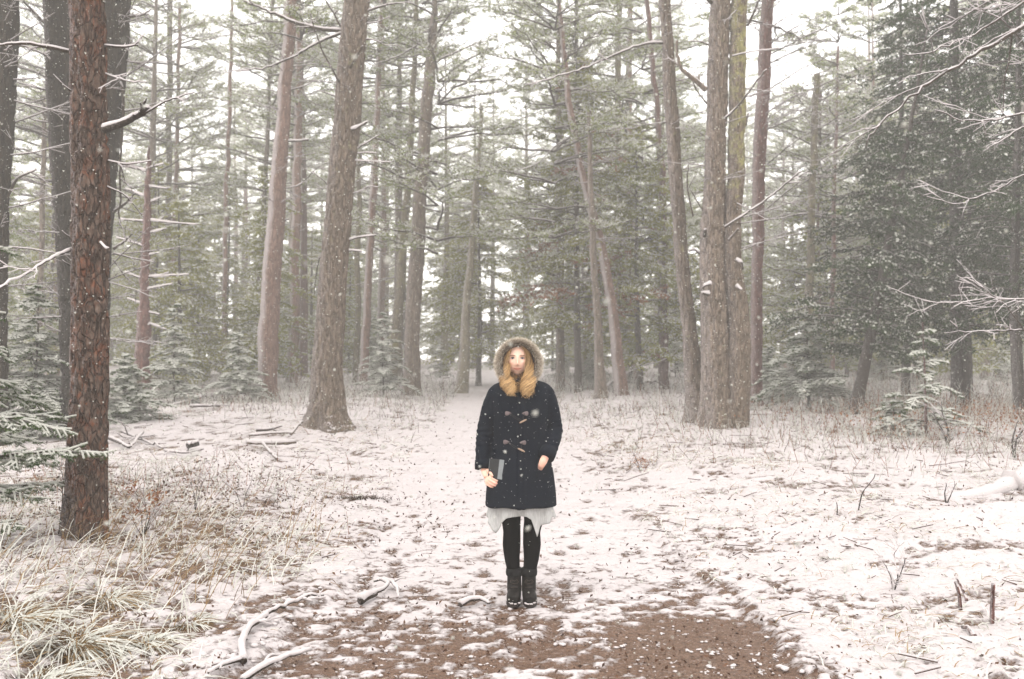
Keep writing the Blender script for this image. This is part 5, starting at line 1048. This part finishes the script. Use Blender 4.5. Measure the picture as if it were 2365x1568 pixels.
# toggles
LEA = plain('toggle_leather', (.13, .10, .10), .6, 60, .3); HORN = plain('toggle_wood', (.30, .21, .15), .45, 40, .4); CORD = plain('toggle_cord', (.012, .010, .010), .7)
def surf_y(x, z): k = np.interp(z, zz, aa); b = np.interp(z, zz, bb_); return -b * max(0, 1 - min(1, abs(x + .004) / k) ** 2.3) ** (1 / 2.3) - .004
def patch(px, py, flip):
    c = S(px, py); c[1] = surf_y(c[0], c[2]) - .003; n = 14; a = np.linspace(0, 2 * math.pi, n, endpoint=False); rx = .021 + .004 * np.cos(a) * flip; V0 = np.stack([rx * np.cos(a) * 1.0, 0 * a, .0135 * np.sin(a) * (1 - .45 * np.cos(a) * flip)], 1)
    V = np.vstack([V0 + [0, .004, 0], V0 * .95 + [0, -.001, 0], V0 * .8 + [0, -.0028, 0], [[0, -.003, 0]]]) + c; j = np.arange(n); j2 = (j + 1) % n; mb = MB()
    s0 = 0; mb.add(V, np.vstack([np.stack([k * n + j, k * n + j2, (k + 1) * n + j2, (k + 1) * n + j], 1) for k in (0, 1)]))
    mb.F[3].append(np.stack([2 * n + j, 2 * n + j2, np.full(n, 3 * n)], 1)); mb.M[3].append(np.zeros(n, int)); link('toggle_patch', mb.mesh('toggle_patch', [LEA]), person); return c
for (l, r, a, b) in (((1172, 965), (1213, 965), (1199, 986), (1215, 978)), ((1168, 1030), (1208, 1031), (1195, 1043), (1211, 1051))):
    cl = patch(*l, 1); cr = patch(*r, -1); A = S(*a); B = S(*b); yy = surf_y(.0, (A[2] + B[2]) / 2) - .013; A[1] = B[1] = yy; mb = MB(); q = np.linspace(0, 1, 9); P = A + (B - A) * q[:, None]; add_tube(mb, P, .0058 * (.55 + .45 * np.sin(q * math.pi) ** .5), 10); link('toggle', mb.mesh('toggle', [HORN]), person)
    mid = (A + B) / 2; mb = MB()
    for off in (-.003, .003): add_tube(mb, interp_path([cl + [.012, -.003, off], (cl + mid) / 2 + [0, -.006, off * 2 - .002], mid + [-.004, .002, off]], 12), .0018, 5)
    for off in (-.003, .003): add_tube(mb, interp_path([cr + [-.008, -.003, off], cr + [-.012, -.005, -.012], mid + [off, .001, .003]], 10), .0018, 5)
    link('toggle_cord', mb.mesh('toggle_cord', [CORD]), person)

# skirt
m_, t_, b_ = mat('grey_jersey'); v_ = coords(t_, (1, 1, .15)); t_.links.new(ramp(t_, noise(t_, v_, 160, 3), [(.3, (.33, .33, .32)), (.7, (.47, .47, .46))]).outputs[0], b_.inputs['Base Color']); b_.inputs['Roughness'].default_value = .9; JER = m_
seg = 220; a = np.linspace(0, 2 * math.pi, seg, endpoint=False); ca, sa = np.cos(a), np.sin(a); X0 = -.004 + .205 * ca; fr = sa < 0
bx_ = [-.215, -.195, -.160, -.125, -.086, -.05, .03, .060, .078, .098, .125, .160, .19, .215]; bz_ = [.54, .505, .445, .510, .548, .556, .560, .540, .490, .425, .495, .510, .53, .55]
zb = np.where(fr, np.interp(X0, bx_, bz_), .53 + .03 * np.sin(a * 5)); rows = 12; V = []
for k in range(rows):
    f = k / (rows - 1); z = .66 + (zb - .66) * f; fold = 1 + (.11 * np.sin(a * 9 + .6) + .05 * np.sin(a * 17)) * f; V.append(np.stack([-.004 + (.196 + .018 * f) * ca * (1 + (fold - 1) * .5), .128 * sa * fold + .01, z], 1))
V = np.concatenate(V); i = np.arange(rows - 1)[:, None] * seg; j = np.arange(seg)[None]; j2 = (j + 1) % seg
mb = MB(); mb.add(V, np.stack([i + j, i + seg + j, i + seg + j2, i + j2], -1).reshape(-1, 4)); sk = link('skirt', mb.mesh('skirt', [JER]), person); so_ = sk.modifiers.new('t', 'SOLIDIFY'); so_.thickness = .003

# tights, boots
TIGHT = plain('black_tights', (.0015, .0015, .0015), .9, 200, .4, .3, .05)
mb = MB()
for hx, kx, fx in LEGX: chain(mb, [(hx, .0, .70), (hx, -.005, .60), (hx * .98, -.008, .52), (kx * 1.02, -.012, .45), (kx * 1.06, .008, .36), (kx * 1.02, .015, .28), (fx, .015, .16)], [.076, .070, .061, .055, .058, .050, .038], 26, n=50)
link('tights', mb.mesh('tights', [TIGHT]), person)
BOOT = plain('boot_leather', (.007, .0055, .0045), .6, 50, .5, .4, .15); SOLE = plain('boot_sole', (.018, .012, .010), .8); LACE = plain('boot_lace', (.05, .035, .025), .8); FLEECE = plain('boot_cuff', (.009, .009, .009), .95, 120, .4, .5, .1)
def mirror_boot(fx, out):
    mb = MB(); chain(mb, [(fx, .018, .165), (fx, .018, .12), (fx, .01, .07), (fx, .0, .045)], [.046, .046, .047, .042], 22)
    chain(mb, [(fx, .035, .045), (fx, -.02, .052), (fx + out * .004, -.075, .046), (fx + out * .007, -.125, .040), (fx + out * .008, -.15, .034)], [.040, .045, .046, .043, .030], 22)
    def fb(co, me): co = co.copy(); co[:, 2] = np.maximum(co[:, 2], .016); x, y, z = co.T.astype(float); co[:, 2] += .002 * np.sin(z * 180) * (z > .08); return co, np.full(len(co), .5)
    bo = remeshed('boot', mb, [BOOT], .005, 4, person, fb)
    mb = MB(); n = 36; a = np.linspace(0, 2 * math.pi, n, endpoint=False); ox = fx + out * .006 * (np.sin(a) < 0) + .046 * np.cos(a) * (1 - .12 * (np.sin(a) > 0)); oy = -.062 + .124 * np.sin(a)
    V = np.vstack([np.stack([ox, oy, np.full(n, z)], 1) for z in (.0, .004, .020, .022)]); V[:n, :2] = (V[:n, :2] - [fx, -.06]) * .97 + [fx, -.06]; j = np.arange(n); j2 = (j + 1) % n
    mb.add(np.vstack([V, [[fx, -.06, 0], [fx, -.06, .022]]]), np.vstack([np.stack([k * n + j, k * n + j2, (k + 1) * n + j2, (k + 1) * n + j], 1) for k in range(3)])); mb.F[3] += [np.stack([np.full(n, 4 * n), j2, j], 1), np.stack([np.full(n, 4 * n + 1), 3 * n + j, 3 * n + j2], 1)]; mb.M[3] += [np.zeros(n, int)] * 2
    link('sole', mb.mesh('sole', [SOLE]), bo)
    mb = MB(); add_tube(mb, [(fx, .018, .158), (fx, .018, .166), (fx, .018, .185), (fx, .018, .205), (fx, .018, .212)], [.047, .053, .055, .053, .044], 26); link('boot_cuff', mb.mesh('boot_cuff', [FLEECE]), bo)
    mb = MB()
    for k in range(4):
        z = .075 + .020 * k; y = -.055 + .013 * k; add_tube(mb, interp_path([(fx - .022, y + .002, z), (fx, y - .012 + .0, z + .006), (fx + .022, y + .002, z + .004)], 8), .0018, 5)
    for s2 in (-1, 1): add_tube(mb, interp_path([(fx, -.035, .135), (fx + s2 * .018, -.055, .150), (fx + s2 * .03, -.045, .13), (fx + s2 * .012, -.035, .13)], 12), .0018, 5)
    link('lace', mb.mesh('lace', [LACE]), bo)
    mb = MB(); rs = np.random.default_rng(int(abs(fx) * 1e4)); n = 16; aa_ = R(200) + R(140) * rs.random(n); lumps(mb, np.stack([fx + .046 * np.cos(aa_), -.062 + .122 * np.sin(aa_), .024 + .004 * rs.random(n)], 1), .004 + .005 * rs.random(n), rs, .6); link('snow_on_boot', mb.mesh('snow_on_boot', [SNOW]), bo)['kind'] = 'stuff'
mirror_boot(LEGX[0][2], -1); mirror_boot(LEGX[1][2], 1)

# hair: wavy blond locks
m_, t_, b_ = mat('blond_hair'); a_ = N(t_, 'Attribute', attribute_name='tint')
t_.links.new(ramp(t_, a_.outputs['Fac'], [(0, (.10, .055, .026)), (.35, (.30, .175, .07)), (.65, (.60, .38, .17)), (1, (.86, .64, .36))]).outputs[0], b_.inputs['Base Color']); b_.inputs['Roughness'].default_value = .4; HAIR = m_
mb = MB(); rs = np.random.default_rng(5)
def lock(P, n_s, spread, wave, w0, tb, seed):
    q = np.linspace(0, 1, 26); B = interp_path(P, 26); ph0 = rs.random() * 6.28; fr_ = 11 + 4 * rs.random()
    for k in range(n_s):
        o = rs.normal(size=3) * spread * np.array([1, .6, .5]); amp = wave * sst(.25, .75, q) * (.8 + .4 * rs.random()); p_ = ph0 + .5 * rs.normal()
        Q = B + o * (.5 + .8 * np.sin(q * math.pi))[:, None]; Q[:, 0] += amp * np.sin(fr_ * q * 1.6 + p_); Q[:, 1] += amp * .8 * np.cos(fr_ * q * 1.6 + p_)
        e = int(26 * (.86 + .14 * rs.random())); Q = Q[:e]; qq = q[:e]
        add_tube(mb, Q, w0 * (1 - .75 * qq ** 3) * (.75 + .6 * rs.random()), 3, 0, np.clip(tb + .35 * qq + .16 * rs.normal(), 0, 1), cap=False)
for i in range(18):  # image-right side, swept across the forehead
    u = i / 17; lock([(HX - .018 + .01 * u, -.070 + .03 * u, 1.662), (HX + .022 + .02 * u, -.090 + .035 * u, 1.650), (HX + .060 + .014 * u, -.080 + .03 * u, 1.605), (HX + .068 + .016 * u, -.075 + .02 * u, 1.54), (HX + .074 + .020 * u, -.100, 1.47), (HX + .048 + .034 * u, -.150, 1.39 + .01 * u), (HX + .02 + .07 * rs.random(), -.175, 1.285 + .05 * rs.random())], 24, .0055, .030, .0016, .22, i)
for i in range(17):  # image-left side
    u = i / 16; lock([(HX - .018 - .01 * u, -.070 + .03 * u, 1.660), (HX - .045 - .012 * u, -.078 + .03 * u, 1.632), (HX - .062 - .012 * u, -.070 + .02 * u, 1.585), (HX - .070 - .012 * u, -.072 + .01 * u, 1.52), (HX - .074 - .018 * u, -.105, 1.455), (HX - .048 - .024 * u, -.150, 1.38), (HX - .005 - .06 * rs.random(), -.168, 1.305 + .04 * rs.random())], 24, .0055, .030, .0016, .28, i)
for i in range(12): # behind the chin
    u = i / 11 - .5; lock([(HX + .09 * u, -.01, 1.50), (HX + .11 * u, -.04, 1.43), (HX + .10 * u, -.12, 1.38), (HX + .08 * u, -.155, 1.34)], 9, .011, .016, .0022, .08, i)
ell(mb, (HX, .010, 1.590), (.077, .088, .090), 30, 20, 0, .2)
link('hair', mb.mesh('hair', [HAIR]), person)

# fur trim of the hood
m_, t_, b_ = mat('fur'); a_ = N(t_, 'Attribute', attribute_name='tint')
t_.links.new(ramp(t_, a_.outputs['Fac'], [(0, (.035, .022, .014)), (.35, (.13, .095, .068)), (.65, (.42, .35, .27)), (.9, (.76, .70, .60))]).outputs[0], b_.inputs['Base Color']); b_.inputs['Roughness'].default_value = .8; FUR = m_
def ring(a):  # a from 0 at the top; + toward image right
    return np.stack([-.017 + .112 * np.sin(a) * (1 + .06 * (1 - np.cos(a)) / 2), -.075 - .035 * (1 - np.cos(a)) / 2, 1.542 + .108 * np.cos(a) - .030 * (1 - np.cos(a)) / 2], -1)
mb = MB(); q = np.linspace(-R(146), R(146), 60); add_tube(mb, ring(q), .016, 10, 0, .05)
n = 15000; a = (rs.random(n) * 2 - 1) * R(148); C = ring(a); d_ = unit(ring(a + .01) - ring(a - .01)); rad = unit(C - np.array([-.017, -.07, 1.525])); fw = np.array([0, -1., 0])
th = R(-75) + R(180) * rs.random(n); D = unit(rad * np.cos(th)[:, None] + fw * np.sin(th)[:, None] * .9 + d_ * .28 * rs.normal(size=(n, 1)) + rs.normal(size=(n, 3)) * .14)
inner = np.clip(-(D * rad).sum(1), 0, 1); D2 = unit(D + np.array([0, 0, -.30]) + rad * .25); L = (.020 + .026 * rs.random(n)) * (1 - .55 * inner); sd = unit(np.cross(D, rs.normal(size=(n, 3)))) * (.0011 + .0006 * rs.random((n, 1)))
P0 = C + D * .010; P1 = P0 + D * (L * .5)[:, None]; P2 = P1 + D2 * (L * .5)[:, None]
V = np.stack([P0 - sd, P0 + sd, P1 + sd * .8, P1 - sd * .8, P2], 1).reshape(-1, 3); b = (np.arange(n) * 5)[:, None]
tb = np.clip(.12 * rs.normal(size=n), -.3, .3) - .30 * inner - .08 * (np.abs(a) > 1.9); tt = np.clip(np.stack([.05 + tb * .2, .05 + tb * .2, .5 + tb, .5 + tb, .95 + tb], 1), 0, 1).ravel()
s0 = mb.n; mb.add(V, np.array([[0, 1, 2, 3]]) + b, 0, tt); mb.F[3].append(np.array([[3, 2, 4]]) + b + s0); mb.M[3].append(np.zeros(n, int))
link('fur_trim', mb.mesh('fur_trim', [FUR]), person)
# flakes caught on the coat, skirt and boots
mb = MB(); rs = np.random.default_rng(9); OCT = np.array([[1, 0, 0], [-1, 0, 0], [0, 1, 0], [0, -1, 0], [0, 0, 1], [0, 0, -1]], float); OF = np.array([[0, 2, 4], [2, 1, 4], [1, 3, 4], [3, 0, 4], [2, 0, 5], [1, 2, 5], [3, 1, 5], [0, 3, 5]])
def flakes(mb, C, s): n = len(C); V = C[:, None] + OCT[None] * s[:, None, None] * (.6 + .8 * rs.random((n, 6, 1))); mb.add(V.reshape(-1, 3), (OF[None] + (np.arange(n) * 6)[:, None, None]).reshape(-1, 3), 0)
cv = np.empty(len(coat.data.vertices) * 3, np.float32); coat.data.vertices.foreach_get('co', cv); cv = cv.reshape(-1, 3); cn = np.empty(len(cv) * 3, np.float32); coat.data.vertices.foreach_get('normal', cn); cn = cn.reshape(-1, 3)
k = rs.choice(len(cv), 420, False); flakes(mb, cv[k] + cn[k] * .001, .0009 + .0018 * rs.random(420) ** 2)
link('snow_specks', mb.mesh('snow_specks', [SNOW]), person)['kind'] = 'stuff'

# the book she holds
book = bpy.data.objects.new('book', None); COL.objects.link(book); book.location = np.array(person.location) + np.array([-.160, -.108, .860]) * person.scale[0]; book.rotation_euler = (R(-6), R(6), R(-10))
tag(book, 'small black notebook with grey band, held against the coat in her right hand', 'book')
BK = plain('book_cover', (.012, .013, .014), .5, 30, .3); BG = plain('book_grey', (.17, .185, .19), .55, 25, .15); PG = plain('book_pages', (.30, .32, .33), .8, 90, .2)
def box(mb, c, s, bev=.0012):
    c = np.array(c); s = np.array(s) / 2; V = []
    for z in (-1, 1):
        for zi, k in ((s[2], s[:2] - bev), (s[2] - bev, s[:2])):
            pass
    V = np.array([[sx, sy, sz] for sz in (-1, 1) for sy in (-1, 1) for sx in (-1, 1)], float) * s + c
    mb.add(V, np.array([[0, 2, 3, 1], [4, 5, 7, 6], [0, 1, 5, 4], [2, 6, 7, 3], [0, 4, 6, 2], [1, 3, 7, 5]]))
for nm, m_q, c, s in (('cover', BK, (-.014, -.009, 0), (.064, .003, .128)), ('band', BG, (.034, -.0095, 0), (.032, .0035, .128)), ('cover', BK, (0, .009, 0), (.100, .003, .128)), ('pages', PG, (-.001, 0, .0005), (.094, .015, .124)), ('spine', BK, (.0505, 0, 0), (.003, .021, .128))):
    mb = MB(); box(mb, c, s); link(nm, mb.mesh(nm, [m_q], False), book)

# ------------------------------------------------------------------ falling snow
mb = MB(); rs = np.random.default_rng(3); n = 72000
y = (1.1 ** 3 + (15 ** 3 - 1.1 ** 3) * rs.random(n)) ** (1 / 3); y[:900] = 1.1 + 4 * rs.random(900); x = (rs.random(n) * 2 - 1) * (.62 * y + .4); z = CAMZ + (rs.random(n) * 2 - 1) * (.46 * y + .2); k = z > gz(x, y) + .02
C = np.stack([x, y, z], 1)[k]; n = len(C); TET = np.array([[1, 1, 1], [1, -1, -1], [-1, 1, -1], [-1, -1, 1]]) * .8
V = C[:, None] + TET[None] * (.0014 + .0034 * rs.random(n) ** 2)[:, None, None] * (.6 + .8 * rs.random((n, 4, 1))); mb.add(V.reshape(-1, 3), (np.array([[0, 1, 2], [0, 3, 1], [0, 2, 3], [1, 3, 2]])[None] + (np.arange(n) * 4)[:, None, None]).reshape(-1, 3), 0)
tag(link('falling_snow', mb.mesh('falling_snow', [LF_SNOW])), 'fine snowflakes drifting down through the air', kind='stuff')

# ------------------------------------------------------------------ the air, thick with fine snow
hm = bpy.data.materials.new('haze'); hm.use_nodes = True; t = hm.node_tree; t.nodes.clear()
o = t.nodes.new('ShaderNodeOutputMaterial'); pv = t.nodes.new('ShaderNodeVolumePrincipled'); pv.inputs['Color'].default_value = (.98, .973, .945, 1)
pv.inputs['Density'].default_value = .0047; pv.inputs['Anisotropy'].default_value = .2; t.links.new(pv.outputs[0], o.inputs['Volume'])
x0, x1, y0, y1, z0, z1 = -140, 140, -13, 200, -2.0, 27
mb = MB(); c = np.array([[x, y, z] for z in (z0, z1) for y in (y0, y1) for x in (x0, x1)], float)
mb.add(c, np.array([[0, 2, 3, 1], [4, 5, 7, 6], [0, 1, 5, 4], [2, 6, 7, 3], [0, 4, 6, 2], [1, 3, 7, 5]]))
hz = link('haze', mb.mesh('haze', [hm], False)); tag(hz, 'pale snowy haze hanging through the whole wood', kind='stuff')
